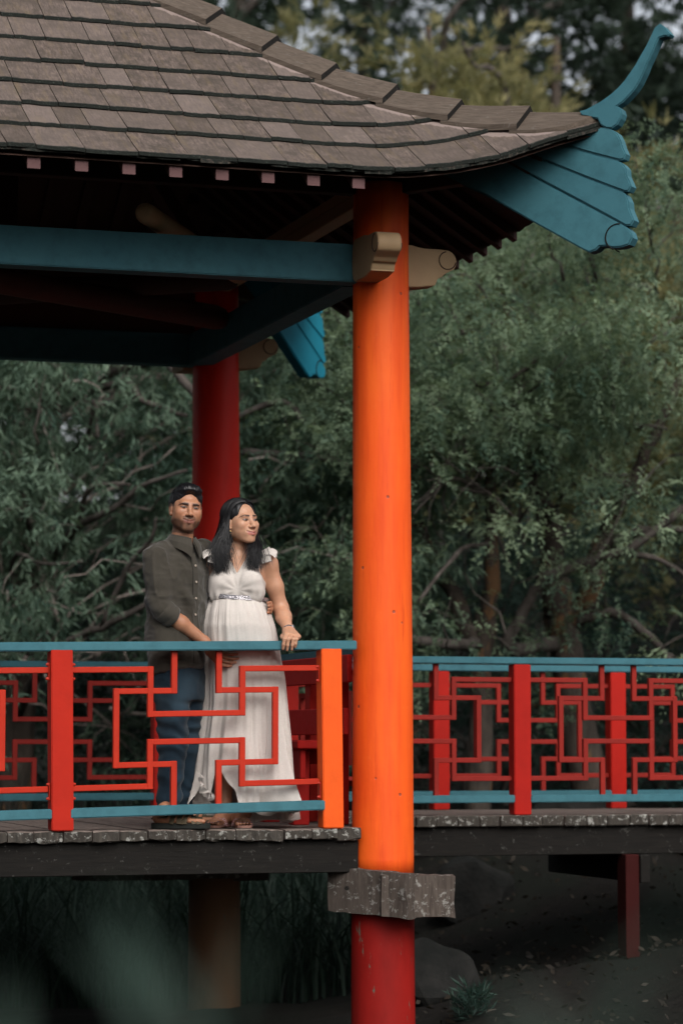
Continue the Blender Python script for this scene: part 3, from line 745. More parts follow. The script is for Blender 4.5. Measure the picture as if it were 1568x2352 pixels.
c = n.mix(n.math('MULTIPLY', n.ramp(a, [(0.4, 0.0), (0.65, 1.0)]), 0.6), c, (0.008, 0.012, 0.008))
M['earth'] = n.done(n.bsdf(c, 0.95, 0.15, n.math('ADD', b, n.math('MULTIPLY', c3, 0.5)), 0.8, 0.03))
gnd = mesh_obj('ground', np.stack([gx.ravel(), gy.ravel(), gz.ravel()], 1), gf, M['earth'], smooth=True, center=False)
tag(gnd, 'earth bank with leaf litter under the footbridge, shade darkened into its colour', kind='structure')

# ================================================================== FOLIAGE TOOLS
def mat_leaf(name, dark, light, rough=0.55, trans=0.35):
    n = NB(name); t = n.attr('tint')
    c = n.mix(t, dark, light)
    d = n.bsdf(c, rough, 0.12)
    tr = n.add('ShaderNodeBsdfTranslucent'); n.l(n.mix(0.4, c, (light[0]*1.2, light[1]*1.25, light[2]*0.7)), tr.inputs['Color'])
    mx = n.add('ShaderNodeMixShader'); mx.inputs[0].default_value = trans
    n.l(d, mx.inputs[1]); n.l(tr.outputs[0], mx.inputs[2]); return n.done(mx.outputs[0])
def mat_bark(name, c0, c1, spots=None):
    n = NB(name); v = n.coords((1, 1, 0.4)); a = n.noise(v, 9, 6, 0.7); b = n.noise(v, 45, 5, 0.7)
    c = n.mix(n.ramp(a, [(0.35, 0.0), (0.65, 1.0)]), c0, c1)
    if spots: c = n.mix(n.ramp(n.noise(v, 5, 6, 0.75), [(0.56, 0.0), (0.6, 1.0)]), c, spots)
    return n.done(n.bsdf(c, 0.9, 0.2, b, 0.6, 0.02))
M['bark_grey'] = mat_bark('grey_bark', (0.034, 0.028, 0.024), (0.115, 0.100, 0.090))
M['bark_twig'] = mat_bark('pale_twig_bark', (0.20, 0.165, 0.145), (0.42, 0.36, 0.33))
M['bark_dark'] = mat_bark('dark_mottled_bark', (0.024, 0.020, 0.017), (0.070, 0.056, 0.046), (0.12, 0.065, 0.032))
M['leaf_a'] = mat_leaf('compound_leaf', (0.042, 0.082, 0.060), (0.26, 0.34, 0.215))
M['leaf_a2'] = mat_leaf('narrow_leaf', (0.034, 0.072, 0.056), (0.195, 0.275, 0.195))
M['leaf_sh'] = mat_leaf('shrub_leaf', (0.012, 0.028, 0.024), (0.048, 0.085, 0.068))
M['leaf_y'] = mat_leaf('wattle_leaf', (0.080, 0.095, 0.052), (0.34, 0.305, 0.150), trans=0.45)
M['leaf_d'] = mat_leaf('far_evergreen_leaf', (0.018, 0.031, 0.024), (0.066, 0.094, 0.068))
M['leaf_r'] = mat_leaf('reed_blade', (0.006, 0.014, 0.011), (0.036, 0.058, 0.044), trans=0.25)  # blade colour lowered to include the shade around the deck
def spray_template(length=0.30, pairs=5, lw=0.019, ll=0.062, ang=52, droop=0.10, seed=1):
    q = []; rj = np.random.default_rng(seed)
    def leaflet(base, a, L, w):
        d = np.array([math.cos(a), math.sin(a), -0.10]); s = np.array([-math.sin(a), math.cos(a), 0])
        q.append([base, base + d*L*0.45 + s*w*0.5 + np.array([0,0,0.18*w]), base + d*L, base + d*L*0.45 - s*w*0.5 + np.array([0,0,0.18*w])])
    for i in range(pairs):
        t = (i + 0.6)/(pairs + 0.6); b = np.array([length*t, 0, -droop*t*t])
        for sg in (1, -1): leaflet(b + rj.normal(scale=0.012, size=3), sg*math.radians(ang - 12*t + rj.normal(scale=17)), ll*(1 - 0.25*abs(t - 0.4))*rj.uniform(0.7, 1.2), lw*rj.uniform(0.8, 1.2))
    leaflet(np.array([length*0.97, 0, -droop]), 0, ll, lw)
    return np.array(q).reshape(-1, 3)
def blades_template(k=9, L=0.16, w=0.016, spread=0.9, seed=0):
    r = np.random.default_rng(seed); q = []
    for i in range(k):
        a = r.uniform(-spread, spread); e = r.uniform(-0.5, 0.5); d = np.array([math.cos(a)*math.cos(e), math.sin(a)*math.cos(e), math.sin(e)])
        s = np.cross(d, r.normal(size=3)); s /= np.linalg.norm(s); b = np.array([r.uniform(0, 0.10), r.uniform(-0.03, 0.03), r.uniform(-0.03, 0.03)])
        l_ = L*r.uniform(0.7, 1.2)
        q.append([b, b + d*l_*0.45 + s*w/2, b + d*l_, b + d*l_*0.45 - s*w/2])
    return np.array(q).reshape(-1, 3)
def scatter(tmpls, org, dirs, scale, tint, r):
    """copies of leaf sprays at org, pointing along dirs; returns verts, quads, tint"""
    n_ = len(org); d = dirs/np.linalg.norm(dirs, axis=1, keepdims=True)
    up = np.tile(np.array([0, 0, 1.0]), (n_, 1)) + r.normal(scale=0.45, size=(n_, 3))
    s = np.cross(up, d); s /= np.linalg.norm(s, axis=1, keepdims=True) + 1e-9; u = np.cross(d, s)
    which = r.integers(0, len(tmpls), n_); VV, TT = [], []
    for k, T in enumerate(tmpls):
        m = which == k
        if not m.any(): continue
        B = np.stack([d[m], s[m], u[m]], 1)              # rows are axes
        v_ = np.einsum('pi,nij->npj', T, B)*scale[m][:, None, None] + org[m][:, None, :]
        VV.append(v_.reshape(-1, 3)); TT.append(np.repeat(tint[m], len(T)))
    v_ = np.concatenate(VV); return v_, np.arange(len(v_)).reshape(-1, 4), np.concatenate(TT)
SPR = [spray_template(0.15 + 0.02*(s_ % 4), 5 + s_ % 2, 0.0135, 0.038, 50 + 4*(s_ % 3), 0.05 + 0.02*(s_ % 4), s_) for s_ in range(7)] + [blades_template(10, 0.075, 0.015, 1.0, 41), blades_template(10, 0.08, 0.014, 1.3, 42)]
NAR = [blades_template(8, 0.095, 0.015, 0.9, s_) for s_ in (1, 2, 3, 14)]
FEA = [blades_template(12, 0.15, 0.020, 0.7, s_) for s_ in (4, 5, 6)]
CLP = [blades_template(9, 0.20, 0.050, 1.3, s_) for s_ in (7, 8, 9)]; CLF = [blades_template(6, 0.24, 0.075, 1.3, s_) for s_ in (17, 18, 19)]
def crown_points(n_cl, lo, hi, per, r, keep=None, sig=0.2, nscale=1.1, thr=0.42, seed=0):
    """cluster centres through a box, thinned by noise so gaps and clumps appear, then sprays around each"""
    c = r.uniform(lo, hi, (n_cl*4, 3))
    nv = 0.6*vnoise(c[:, 0]*nscale + c[:, 1]*0.7 + 9, c[:, 2]*nscale*1.2 + c[:, 1]*0.5 + 9, seed) + 0.4*vnoise(c[:, 0]*nscale*2.3 + 5, c[:, 2]*nscale*2.6 + c[:, 1] + 5, seed+1)
    m = nv > thr
    if keep is not None: m &= keep(c)
    c = c[m][:n_cl]; k = len(c)
    o = np.repeat(c, per, 0) + r.normal(scale=sig, size=(k*per, 3))*np.array([1, 1, 0.55])
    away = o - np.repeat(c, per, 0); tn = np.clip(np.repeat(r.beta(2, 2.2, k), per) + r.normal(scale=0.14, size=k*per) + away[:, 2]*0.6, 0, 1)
    return c, o, away, tn
def curve_path(a, b, sag, k=7, r_=random, jit=0.05):
    a, b = Vector(a), Vector(b); pts = []
    L_ = (b-a).length
    for i in range(k):
        t = i/(k-1); p = a.lerp(b, t) + Vector((0, 0, sag*4*t*(1-t)))
        if 0 < i < k-1: p += Vector((r_.uniform(-1, 1), r_.uniform(-1, 1), r_.uniform(-1, 1)))*jit*L_
        pts.append(p)
    return pts
def resample(pts, k):
    """smooth polyline through the given points"""
    pts = [Vector(p) for p in pts]; out = []
    m = len(pts)
    for i in range(m-1):
        p0, p1, p2, p3 = pts[max(i-1, 0)], pts[i], pts[i+1], pts[min(i+2, m-1)]
        for j in range(k):
            t = j/k; out.append(0.5*((2*p1) + (p2-p0)*t + (2*p0-5*p1+4*p2-p3)*t*t + (3*p1-p0-3*p2+p3)*t**3))
    out.append(pts[-1]); return out
def limb_mesh(polys, seg=8):
    parts = []
    for pts, r0, r1 in polys:
        q = resample(pts, 4); m = len(q)
        q = [p + Vector((random.uniform(-1, 1), random.uniform(-1, 1), random.uniform(-1, 1)))*min(0.02, r0*0.35) if 0 < i < m-1 else p for i, p in enumerate(q)]
        rad = [(r0 + (r1-r0)*i/(m-1))*1.3*random.uniform(0.88, 1.12) for i in range(m)]
        parts.append(tube_arrays(q, rad, seg))
    return join_arrays(parts)
def limb_objs(polys, seg, mat, par):
    for p_ in polys:
        vs, fs = limb_mesh([p_], seg); mesh_obj('limb', vs, fs, M[mat], par, smooth=True)
def twigs(clusters, r, frac, reach, rad=0.012, toward=None):
    """thin bent twigs that carry some of the leaf clusters"""
    parts = []
    for c in clusters:
        if r.random() > frac: continue
        a = Vector(c) ; tgt = Vector(toward(c)) if toward else a + Vector((0, 0, -1))
        d = (tgt - a); L_ = min(d.length, r.uniform(*reach)); b = a + d.normalized()*L_ + Vector(r.normal(scale=0.16, size=3))
        pts = curve_path(b, a, r.uniform(-0.10, 0.18), 6, random, 0.06)
        rr = rad*r.uniform(0.5, 1.5); parts.append(tube_arrays(pts, [rr*(1 - 0.13*i) for i in range(6)], 5))
        if r.random() < 0.7:
            e = pts[3] + Vector(r.normal(scale=0.3, size=3)); p2 = curve_path(pts[3], e, 0.05, 5, random, 0.06); parts.append(tube_arrays(p2, [rr*0.6*(1-0.18*i) for i in range(5)], 5))
    return join_arrays(parts)
def px(x, y, depth): return hit_depth(x, y, depth)
def tree_obj(name, label, base, group=None):
    return empty(name, tuple(base), label, 'tree', group)

# ---- spreading tree on the bank, right of the near column: dark mottled trunks, arching grey limbs
r = np.random.default_rng(21)
base = (2.15, 23.2, float(ground_z(2.15, 23.2)))
ta = tree_obj('spreading_tree', 'spreading tree with mottled forked trunk and arching limbs beyond the footbridge', base)
Bp = Vector(base)
main = [([Bp - Z*0.2, px(1300, 1490, 23.2), px(1285, 1400, 23.15), px(1268, 1320, 23.1), px(1262, 1230, 23.0), px(1235, 1090, 22.9), px(1220, 980, 22.8), px(1245, 840, 22.7)], 0.125, 0.035),
        ([px(1290, 1440, 23.2), px(1345, 1385, 23.1), px(1368, 1310, 23.0), px(1385, 1230, 22.9), px(1440, 1130, 22.7), px(1500, 1000, 22.6), px(1568, 860, 22.5)], 0.085, 0.025)]
vs, fs = limb_mesh(main, 12); mesh_obj('trunk', vs, fs, M['bark_dark'], ta, smooth=True)
limbs = [([px(1290, 1470, 23.2), px(1170, 1490, 22.6), px(1200, 1400, 22.5), px(1250, 1330, 22.4), px(1330, 1300, 22.2), px(1420, 1270, 22.0), px(1500, 1220, 21.9), px(1600, 1140, 21.8)], 0.048, 0.022),
         ([px(1420, 1270, 22.0), px(1500, 1280, 22.0), px(1590, 1330, 22.1)], 0.022, 0.012),
         ([px(1290, 1440, 23.2), px(1400, 1410, 23.0), px(1480, 1450, 22.8), px(1560, 1540, 22.6)], 0.04, 0.02),
         ([px(1385, 1260, 22.9), px(1470, 1220, 22.6), px(1580, 1215, 22.5)], 0.04, 0.02),
         ([px(1235, 1090, 22.9), px(1320, 990, 22.6), px(1440, 980, 22.4), px(1530, 985, 22.3)], 0.03, 0.014),
         ([px(1220, 990, 22.8), px(1300, 940, 22.6), px(1380, 880, 22.3), px(1500, 780, 22.0), px(1590, 740, 22.0)], 0.028, 0.012),
         ([px(1262, 1230, 23.0), px(1290, 1130, 22.6), px(1350, 1100, 22.4), px(1440, 1090, 22.3)], 0.022, 0.010)]
limb_objs(limbs, 8, 'bark_grey', ta)
def proj_xy(c):
    q = c - np.array([0, 0, HC]); f = q[:, 1]*_cp + q[:, 2]*_sp; u = -q[:, 1]*_sp + q[:, 2]*_cp
    return CX + FPX*q[:, 0]/f, CY - FPX*u/f
keepA = lambda c: ((c[:, 2] > 2.5 + 0.9*vnoise(c[:, 0]*1.5, c[:, 1], 40)) | (r.random(len(c)) < 0.06)) & (c[:, 2] < 4.3 + 0.9*vnoise(c[:, 0]*1.3 + 3, c[:, 1]*0.8, 44))
cl, o_, aw, tn = crown_points(520, (0.2, 20.8, 0.7), (5.6, 24.4, 5.2), 39, r, keepA, 0.19, 1.3, 0.47, 3)
dr = aw*2.2 + np.array([-0.15, -0.25, -0.35]) + r.normal(scale=0.35, size=aw.shape)
vs, fs, tt = scatter(SPR, o_, dr, r.uniform(0.75, 1.25, len(o_)), tn, r)
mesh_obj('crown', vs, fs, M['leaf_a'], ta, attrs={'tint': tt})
vs, fs = twigs(cl, r, 0.30, (0.4, 1.1), 0.012, lambda c: (2.4, 22.9, max(1.0, c[2]-0.9))); tag(mesh_obj('twig', vs, fs, M['bark_grey'], ta, smooth=True), kind='stuff')

# ---- second trunk cluster nearer the column
r = np.random.default_rng(22); base = (1.08, 22.6, float(ground_z(1.08, 22.6))); Bp = Vector(base)
tb = tree_obj('leaning_tree', 'multi-stemmed leaning tree just right of the orange column, beyond the footbridge', base)
main = [([Bp - Z*0.2, px(1105, 1500, 22.6), px(1120, 1400, 22.5), px(1130, 1300, 22.4), px(1128, 1150, 22.3), px(1140, 1000, 22.2), px(1150, 900, 22.1)], 0.085, 0.02),
        ([px(1100, 1490, 22.6), px(1065, 1430, 22.6), px(1040, 1370, 22.7), px(1000, 1290, 22.7), px(960, 1200, 22.6)], 0.075, 0.03)]
vs, fs = limb_mesh(main, 10); mesh_obj('trunk', vs, fs, M['bark_dark'], tb, smooth=True)
limbs = [([px(1095, 1480, 22.5), px(1040, 1478, 22.0), px(980, 1472, 21.7), px(930, 1465, 21.4)], 0.042, 0.026),
         ([px(1128, 1250, 22.4), px(1060, 1262, 21.6), px(1000, 1330, 21.3), px(960, 1380, 21.2)], 0.018, 0.010),
         ([px(1128, 1150, 22.3), px(1040, 1100, 21.8), px(950, 1180, 21.5)], 0.018, 0.008),
         ([px(1140, 1000, 22.2), px(1060, 1010, 21.8), px(990, 1130, 21.6), px(940, 1160, 21.6)], 0.02, 0.010),
         ([px(1150, 960, 22.1), px(1080, 880, 21.9), px(1120, 885, 21.6), px(1200, 855, 21.5), px(1270, 780, 21.4), px(1350, 740, 21.3)], 0.022, 0.008),
         ([px(1150, 900, 22.1), px(1060, 760, 21.9), px(1010, 640, 21.8)], 0.018, 0.008)]
limb_objs(limbs, 8, 'bark_grey', tb)
keepB = lambda c: ((c[:, 2] > 2.2 + 0.8*vnoise(c[:, 0]*2, c[:, 1], 41)) | (r.random(len(c)) < 0.10)) & (c[:, 2] < 4.2 + 0.9*vnoise(c[:, 0]*1.3 + 3, c[:, 1]*0.8, 45))
cl, o_, aw, tn = crown_points(290, (-0.4, 20.9, 0.6), (2.3, 24.0, 5.0), 40, r, keepB, 0.19, 1.2, 0.42, 13)
dr = aw*2.2 + np.array([-0.1, -0.3, -0.4]) + r.normal(scale=0.35, size=aw.shape)
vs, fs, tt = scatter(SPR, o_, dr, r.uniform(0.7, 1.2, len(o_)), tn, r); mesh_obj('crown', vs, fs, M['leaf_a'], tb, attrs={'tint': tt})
vs, fs = twigs(cl, r, 0.35, (0.4, 1.0), 0.011, lambda c: (1.2, 22.4, max(1.0, c[2]-0.8))); tag(mesh_obj('twig', vs, fs, M['bark_grey'], tb, smooth=True), kind='stuff')

# ---- drooping narrow-leaved tree behind the pavilion, left
r = np.random.default_rng(23); base = (-2.9, 24.0, float(ground_z(-2.9, 24.0))); Bp = Vector(base)
tc = tree_obj('drooping_tree', 'drooping narrow-leaved tree with bare pale twigs behind the pavilion', base)
main = [([Bp - Z*0.2, Bp + Vector((0.1, 0, 1.2)), Bp + Vector((0.3, -0.1, 2.4)), Bp + Vector((0.2, 0, 3.8)), Bp + Vector((0.5, 0, 5.6))], 0.16, 0.04)]
vs, fs = limb_mesh(main, 12); mesh_obj('trunk', vs, fs, M['bark_dark'], tc, smooth=True)
limbs = [([Bp + Vector((0.1, 0, 1.2)), px(120, 1500, 22.6), px(235, 1440, 22.2), px(330, 1390, 22.0), px(400, 1330, 21.8)], 0.035, 0.012),
         ([Bp + Vector((0.3, -0.1, 2.4)), px(180, 1210, 22.6), px(260, 1170, 22.2), px(320, 1120, 22.0), px(430, 1080, 21.7)], 0.030, 0.012),
         ([px(180, 1210, 22.6), px(200, 1130, 22.2), px(260, 1110, 22.0), px(300, 1115, 21.9)], 0.02, 0.008),
         ([Bp + Vector((0.25, 0, 3.2)), px(200, 1000, 22.6), px(215, 920, 22.4), px(225, 1005, 22.3)], 0.02, 0.01),
         ([Bp + Vector((0.2, 0, 3.8)), px(270, 880, 22.6), px(330, 920, 22.3), px(430, 955, 22.2)], 0.03, 0.012),
         ([Bp + Vector((0.3, -0.1, 2.4)), px(60, 1190, 22.5), px(20, 1170, 22.2), px(-60, 1240, 22.0)], 0.022, 0.01),
         ([Bp + Vector((0.1, 0, 1.6)), px(30, 1290, 22.6), px(100, 1295, 22.0), px(190, 1290, 21.8)], 0.018, 0.008),
         ([px(235, 1440, 22.2), px(290, 1310, 22.0), px(345, 1240, 21.8), px(360, 1190, 21.7)], 0.02, 0.008),
         ([Bp + Vector((0.2, 0, 3.9)), px(340, 830, 22.3), px(420, 875, 22.0), px(520, 960, 21.8), px(640, 920, 21.6), px(700, 970, 21.5)], 0.034, 0.014),
         ([px(560, 1040, 22.0), px(640, 1045, 21.9), px(720, 1050, 21.8), px(800, 1070, 21.8)], 0.03, 0.018)]
limb_objs(limbs, 8, 'bark_grey', tc)
keepC = lambda c: (c[:, 2] > 0.9 + 0.6*vnoise(c[:, 0]*1.6, c[:, 1], 42)) | (r.random(len(c)) < 0.5)
cl, o_, aw, tn = crown_points(760, (-5.2, 21.6, 0.2), (0.6, 25.0, 5.0), 32, r, keepC, 0.22, 0.9, 0.40, 23)
dr = aw*1.4 + np.array([0.05, -0.15, -0.85]) + r.normal(scale=0.35, size=aw.shape)
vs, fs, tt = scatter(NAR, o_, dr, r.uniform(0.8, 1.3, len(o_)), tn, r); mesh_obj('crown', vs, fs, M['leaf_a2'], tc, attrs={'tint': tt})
vs, fs = twigs(cl, r, 0.5, (0.5, 1.4), 0.014, lambda c: (-2.6, 23.4, max(0.8, c[2]-0.6))); tag(mesh_obj('twig', vs, fs, M['bark_twig'], tc, smooth=True), kind='stuff')

# ---- dark understorey shrubs behind the rails
def shrub(i, x, y, w, h, dep, label, seed, nc=110, mat='leaf_sh', tm=None, sc=1.6, ps=20):
    r = np.random.default_rng(seed); gz_ = float(ground_z(x, y))
    e = empty('understorey_shrub', (x, y, gz_), label, 'shrub', 'dark shrubs behind the rails')
    parts = []
    for k in range(9):
        b = Vector((x + r.uniform(-w, w)*0.35, y + r.uniform(-0.3, 0.3), gz_ - 0.1)); t = Vector((x + r.uniform(-w, w)*0.9, y + r.uniform(-dep, dep)*0.7, gz_ + h*r.uniform(0.5, 0.95)))
        q = curve_path(b, t, 0.1, 7, random, 0.05); parts.append(tube_arrays(q, [0.03*(1-0.12*j) for j in range(7)], 6))
    vs, fs = join_arrays(parts); mesh_obj('stem', vs, fs, M['bark_grey'], e, smooth=True)
    keep = lambda c: ((c[:, 0]-x)/w)**2 + ((c[:, 1]-y)/dep)**2 + ((c[:, 2]-gz_-h*0.45)/(h*0.6))**2 < 1
    cl, o_, aw, tn = crown_points(nc, (x-w, y-dep, gz_), (x+w, y+dep, gz_+h), ps, r, keep, 0.22, 1.2, 0.32, seed)
    dr = aw*2 + np.array([0, -0.3, -0.1]) + r.normal(scale=0.5, size=aw.shape)
    vs, fs, tt = scatter(tm or SPR, o_, dr, r.uniform(0.8, 1.2, len(o_))*sc, tn, r); mesh_obj('foliage', vs, fs, M[mat], e, attrs={'tint': tt})
shrub(0, -3.9, 26.2, 2.3, 3.6, 1.2, 'tall dark shrub behind the left end of the rear balustrade', 51)
shrub(1, -1.2, 25.8, 2.0, 3.2, 1.2, 'dark bushy shrub behind the couple', 52)
shrub(2, 1.0, 26.0, 2.0, 3.4, 1.2, 'dark bushy shrub behind the leaning tree', 53)
shrub(3, 3.2, 26.4, 2.0, 3.2, 1.2, 'dark bushy shrub behind the mottled trunk', 54)
shrub(4, 5.4, 25.6, 1.9, 3.4, 1.2, 'dark leafy shrub at the far end of the footbridge', 55)
shrub(5, 3.9, 22.2, 0.9, 1.5, 0.6, 'low glossy shrub beside the mottled trunk', 56, 40)

# ---- olive-gold wattles further back
def big_tree(name, label, x, y, h, zlo, rx, ry, mat, tm, nc, per, sc, sig, seed, bark='bark_dark', tr=0.16, thr=0.42, dirv=(0, -0.2, 0.5), group=None, spread=2.0, nsc=0.45):
    r = np.random.default_rng(seed); gz_ = float(ground_z(x, y)); e = tree_obj(name, label, (x, y, gz_), group)
    polys = [([Vector((x, y, gz_-0.3)), Vector((x + r.uniform(-.3, .3), y, gz_ + h*0.3)), Vector((x + r.uniform(-.5, .5), y, gz_ + h*0.65)), Vector((x + r.uniform(-.5, .5), y, gz_ + h*0.97))], tr, tr*0.2)]
    vs, fs = limb_mesh(polys, 9); mesh_obj('trunk', vs, fs, M[bark], e, smooth=True)
    lim = []
    for k in range(9):
        t = r.uniform(0.3, 0.9); a = Vector((x, y, gz_ + h*t)); ang = r.uniform(0, 6.28)
        b = a + Vector((math.cos(ang)*rx*0.8, math.sin(ang)*ry*0.8, h*r.uniform(0.0, 0.16))); lim.append((curve_path(a, b, 0.2, 5, random, 0.06), tr*0.35, tr*0.07))
    limb_objs(lim, 6, 'bark_grey', e)
    zc = (zlo + h)/2; keep = lambda c: ((c[:, 0]-x)/rx)**2 + ((c[:, 1]-y)/ry)**2 + ((c[:, 2]-gz_-zc)/((h-zlo)/2))**2 < 1
    cl, o_, aw, tn = crown_points(nc, (x-rx, y-ry, gz_+zlo), (x+rx, y+ry, gz_+h), per, r, keep, sig, nsc, thr, seed)
    dr = aw*spread + np.array(dirv) + r.normal(scale=0.3, size=aw.shape)
    vs, fs, tt = scatter(tm, o_, dr, r.uniform(0.8, 1.3, len(o_))*sc, tn, r); mesh_obj('crown', vs, fs, M[mat], e, attrs={'tint': tt})
wat = 'golden wattles above the roof line'
big_tree('wattle_tree', 'olive-gold wattle showing just above the middle of the hip ridge', 0.9, 34.0, 9.0, 2.5, 1.7, 1.5, 'leaf_y', FEA, 150, 24, 1.25, 0.34, 61, group=wat)
big_tree('wattle_tree', 'olive-gold wattle with upright plumes between hip ridge and finial', 2.3, 33.0, 8.5, 2.0, 1.7, 1.5, 'leaf_y', FEA, 150, 24, 1.25, 0.34, 62, group=wat)
big_tree('wattle_tree', 'taller paler wattle rising behind the upper hip boards', -0.6, 36.0, 9.6, 2.0, 1.3, 1.5, 'leaf_y', FEA, 120, 24, 1.25, 0.34, 63, group=wat)
big_tree('wattle_tree', 'rusty olive wattle below the teal finial at the right', 4.2, 31.5, 6.3, 1.0, 1.7, 1.5, 'leaf_y', FEA, 150, 24, 1.15, 0.34, 64, group=wat)
# ---- tall dark evergreens that close the view
ev = 'tall dark evergreens closing the view'
for k, (x, y, h, lab) in enumerate(((-5.2, 40, 10.0, 'dark evergreen filling the gap behind the drooping tree'), (-1.9, 47, 14.0, 'dark evergreen left of the sky gap above the hip ridge'), (3.2, 46, 16.5, 'broad dark evergreen behind the wattles'),
        (7.2, 42, 16, 'dark evergreen behind the teal finial'), (11.5, 47, 17, 'dark evergreen beyond the right edge of the finial'), (0.8, 60, 19.5, 'farthest tall evergreen above the hip ridge'), (5.6, 58, 19, 'far evergreen between finial and wattles'))):
    big_tree('evergreen_tree', lab, x, y, h, 1.0, 2.9, 2.4, 'leaf_d', CLP, 190, 18, 1.25, 0.42, 70+k, tr=0.22, thr=0.50, dirv=(0, -0.2, -0.2), group=ev, nsc=0.35)
r = np.random.default_rng(5)
# a far-off wood on the rising ground behind: reads as one dark mass
NW = 6500; th_ = r.uniform(0, 2*np.pi, NW); rad_ = r.uniform(26, 40, NW)
ring = np.stack([np.sin(th_)*rad_, 8 + np.cos(th_)*rad_, np.zeros(NW)], 1)  # unseen ring of trees added all round to block low sky light
ring = ring[(np.abs(ring[:, 0]) > 11) | (ring[:, 1] < 0)]; ring[:, 2] = ground_z(ring[:, 0], np.minimum(ring[:, 1], 30)) + r.uniform(0, 1, len(ring))*(9 + 4*vnoise(ring[:, 0]*0.2 + 40, ring[:, 1]*0.2 + 40, 9))
pts = np.stack([r.uniform(-26, 26, 4200), r.uniform(60, 76, 4200), np.zeros(4200)], 1); pts[:, 2] = ground_z(pts[:, 0], pts[:, 1]) + r.uniform(0, 1, 4200)**0.8*9
pts = np.concatenate([pts, ring]); NW = len(pts)
vs, fs, tt = scatter(CLF, pts, r.normal(size=pts.shape), r.uniform(3.0, 5.0, NW), r.beta(2, 3, NW), r)
tag(mesh_obj('distant_wood', vs, fs, M['leaf_d'], attrs={'tint': tt}), 'dark mass of woodland behind all the trees, plus an added unseen ring enclosing the garden', 'woodland', kind='stuff')

# ================================================================== REEDS, ROCKS, LITTER
r = np.random.default_rng(8); NR = 5200
bx_ = r.uniform(-4.6, 0.30, NR); by_ = r.uniform(18.35, 23.0, NR); m = bx_ < 0.10 + 0.2*r.random(NR)
bx_, by_ = bx_[m], by_[m]; NR = len(bx_); bz_ = ground_z(bx_, by_) - 0.03
hh = r.uniform(0.45, 1.15, NR); lean = r.normal(scale=0.38, size=(NR, 2)); wd = r.uniform(0.010, 0.022, NR); ang = r.uniform(0, 3.14, NR)
K = 6; rows_ = []
for j in range(K):
    t = j/(K-1); bend = t**2.2
    c_ = np.stack([bx_ + lean[:, 0]*hh*bend, by_ + lean[:, 1]*hh*bend, bz_ + hh*(t - 0.32*np.hypot(lean[:, 0], lean[:, 1])*bend*1.6)], 1)
    w_ = wd*(1 - t**2.5)*0.5 + 0.0008
    s_ = np.stack([np.cos(ang)*w_, np.sin(ang)*w_*0.6, np.zeros(NR)], 1); rows_ += [c_ - s_, c_ + s_]
vs = np.stack(rows_, 1).reshape(-1, 3); b0 = np.arange(NR)[:, None]*2*K
fs = np.concatenate([np.stack([b0[:, 0] + 2*j, b0[:, 0] + 2*j + 1, b0[:, 0] + 2*j + 3, b0[:, 0] + 2*j + 2], 1) for j in range(K-1)])
tag(mesh_obj('reeds', vs, fs, M['leaf_r'], attrs={'tint': np.repeat(np.clip(r.beta(1.3, 3.0, NR), 0, 1), 2*K)}), 'dense strap-leaved reeds under and behind the deck, shade put into their colour', 'reeds', kind='stuff')
n = NB('mossy_rock'); v = n.coords((1, 1, 1)); a = n.noise(v, 6, 7, 0.7); b = n.noise(v, 30, 5, 0.7)
c = n.mix(n.ramp(a, [(0.35, 0.0), (0.65, 1.0)]), (0.005, 0.006, 0.0055), (0.016, 0.0155, 0.0145)); c = n.mix(n.ramp(b, [(0.66, 0.0), (0.74, 1.0)]), c, (0.045, 0.045, 0.042))  # stone tones lowered, shade under the bridge is in the colour
M['rock'] = n.done(n.bsdf(c, 0.9, 0.2, b, 0.6, 0.02))
def rock(x, y, sx, sy, sz, label, seed):
    r = np.random.default_rng(seed); bm = bmesh.new(); bmesh.ops.create_icosphere(bm, subdivisions=4, radius=1)
    pl = r.normal(size=(14, 3)); pl /= np.linalg.norm(pl, axis=1, keepdims=True); of = r.uniform(0.62, 0.92, 14)
    gz_ = float(ground_z(x, y))
    for vv in bm.verts:
        p = np.array(vv.co)
        for k in range(14):
            dd = p @ pl[k] - of[k]
            if dd > 0: p = p - pl[k]*dd*0.92
        p = p*(1 + 0.03*math.sin(9*p[0] + seed) + 0.03*math.sin(11*p[1] + 2*p[2]))
        vv.co = Vector((x + p[0]*sx, y + p[1]*sy, gz_ + p[2]*sz + sz*0.3))
    vs = [v_.co.copy() for v_ in bm.verts]; fs = [tuple(q.index for q in f.verts) for f in bm.faces]; bm.free()
    o = mesh_obj('boulder', vs, fs, M['rock'], smooth=False, origin=(x, y, gz_)); tag(o, label, 'boulder', 'boulders on the bank under the bridge')
rock(0.96, 20.6, 0.36, 0.32, 0.30, 'rounded boulder under the bridge just right of the column', 1)
rock(0.52, 17.0, 0.34, 0.30, 0.30, 'pale angular boulder beside the foot of the orange column', 2)
rock(1.85, 22.2, 0.42, 0.30, 0.26, 'flat-topped boulder high on the bank under the bridge', 3)
rock(2.75, 21.2, 0.34, 0.3, 0.24, 'boulder on the bank right of the bridge support post', 4)
r = np.random.default_rng(12); NLT = 5200
lx = r.uniform(0.2, 4.6, NLT); ly = r.uniform(13.2, 24.5, NLT); lz = ground_z(lx, ly) + 0.012
T = [blades_template(1, 0.055, 0.022, 1.5, s_) for s_ in range(20, 26)]
dd_ = r.normal(size=(NLT, 3))*np.array([1, 1, 0.25])
vs, fs, tt = scatter(T, np.stack([lx, ly, lz], 1), dd_, r.uniform(0.6, 1.4, NLT), r.beta(1.2, 2.2, NLT), r)
M['litter'] = mat_leaf('dry_leaf', (0.008, 0.007, 0.006), (0.055, 0.045, 0.035), trans=0.1)
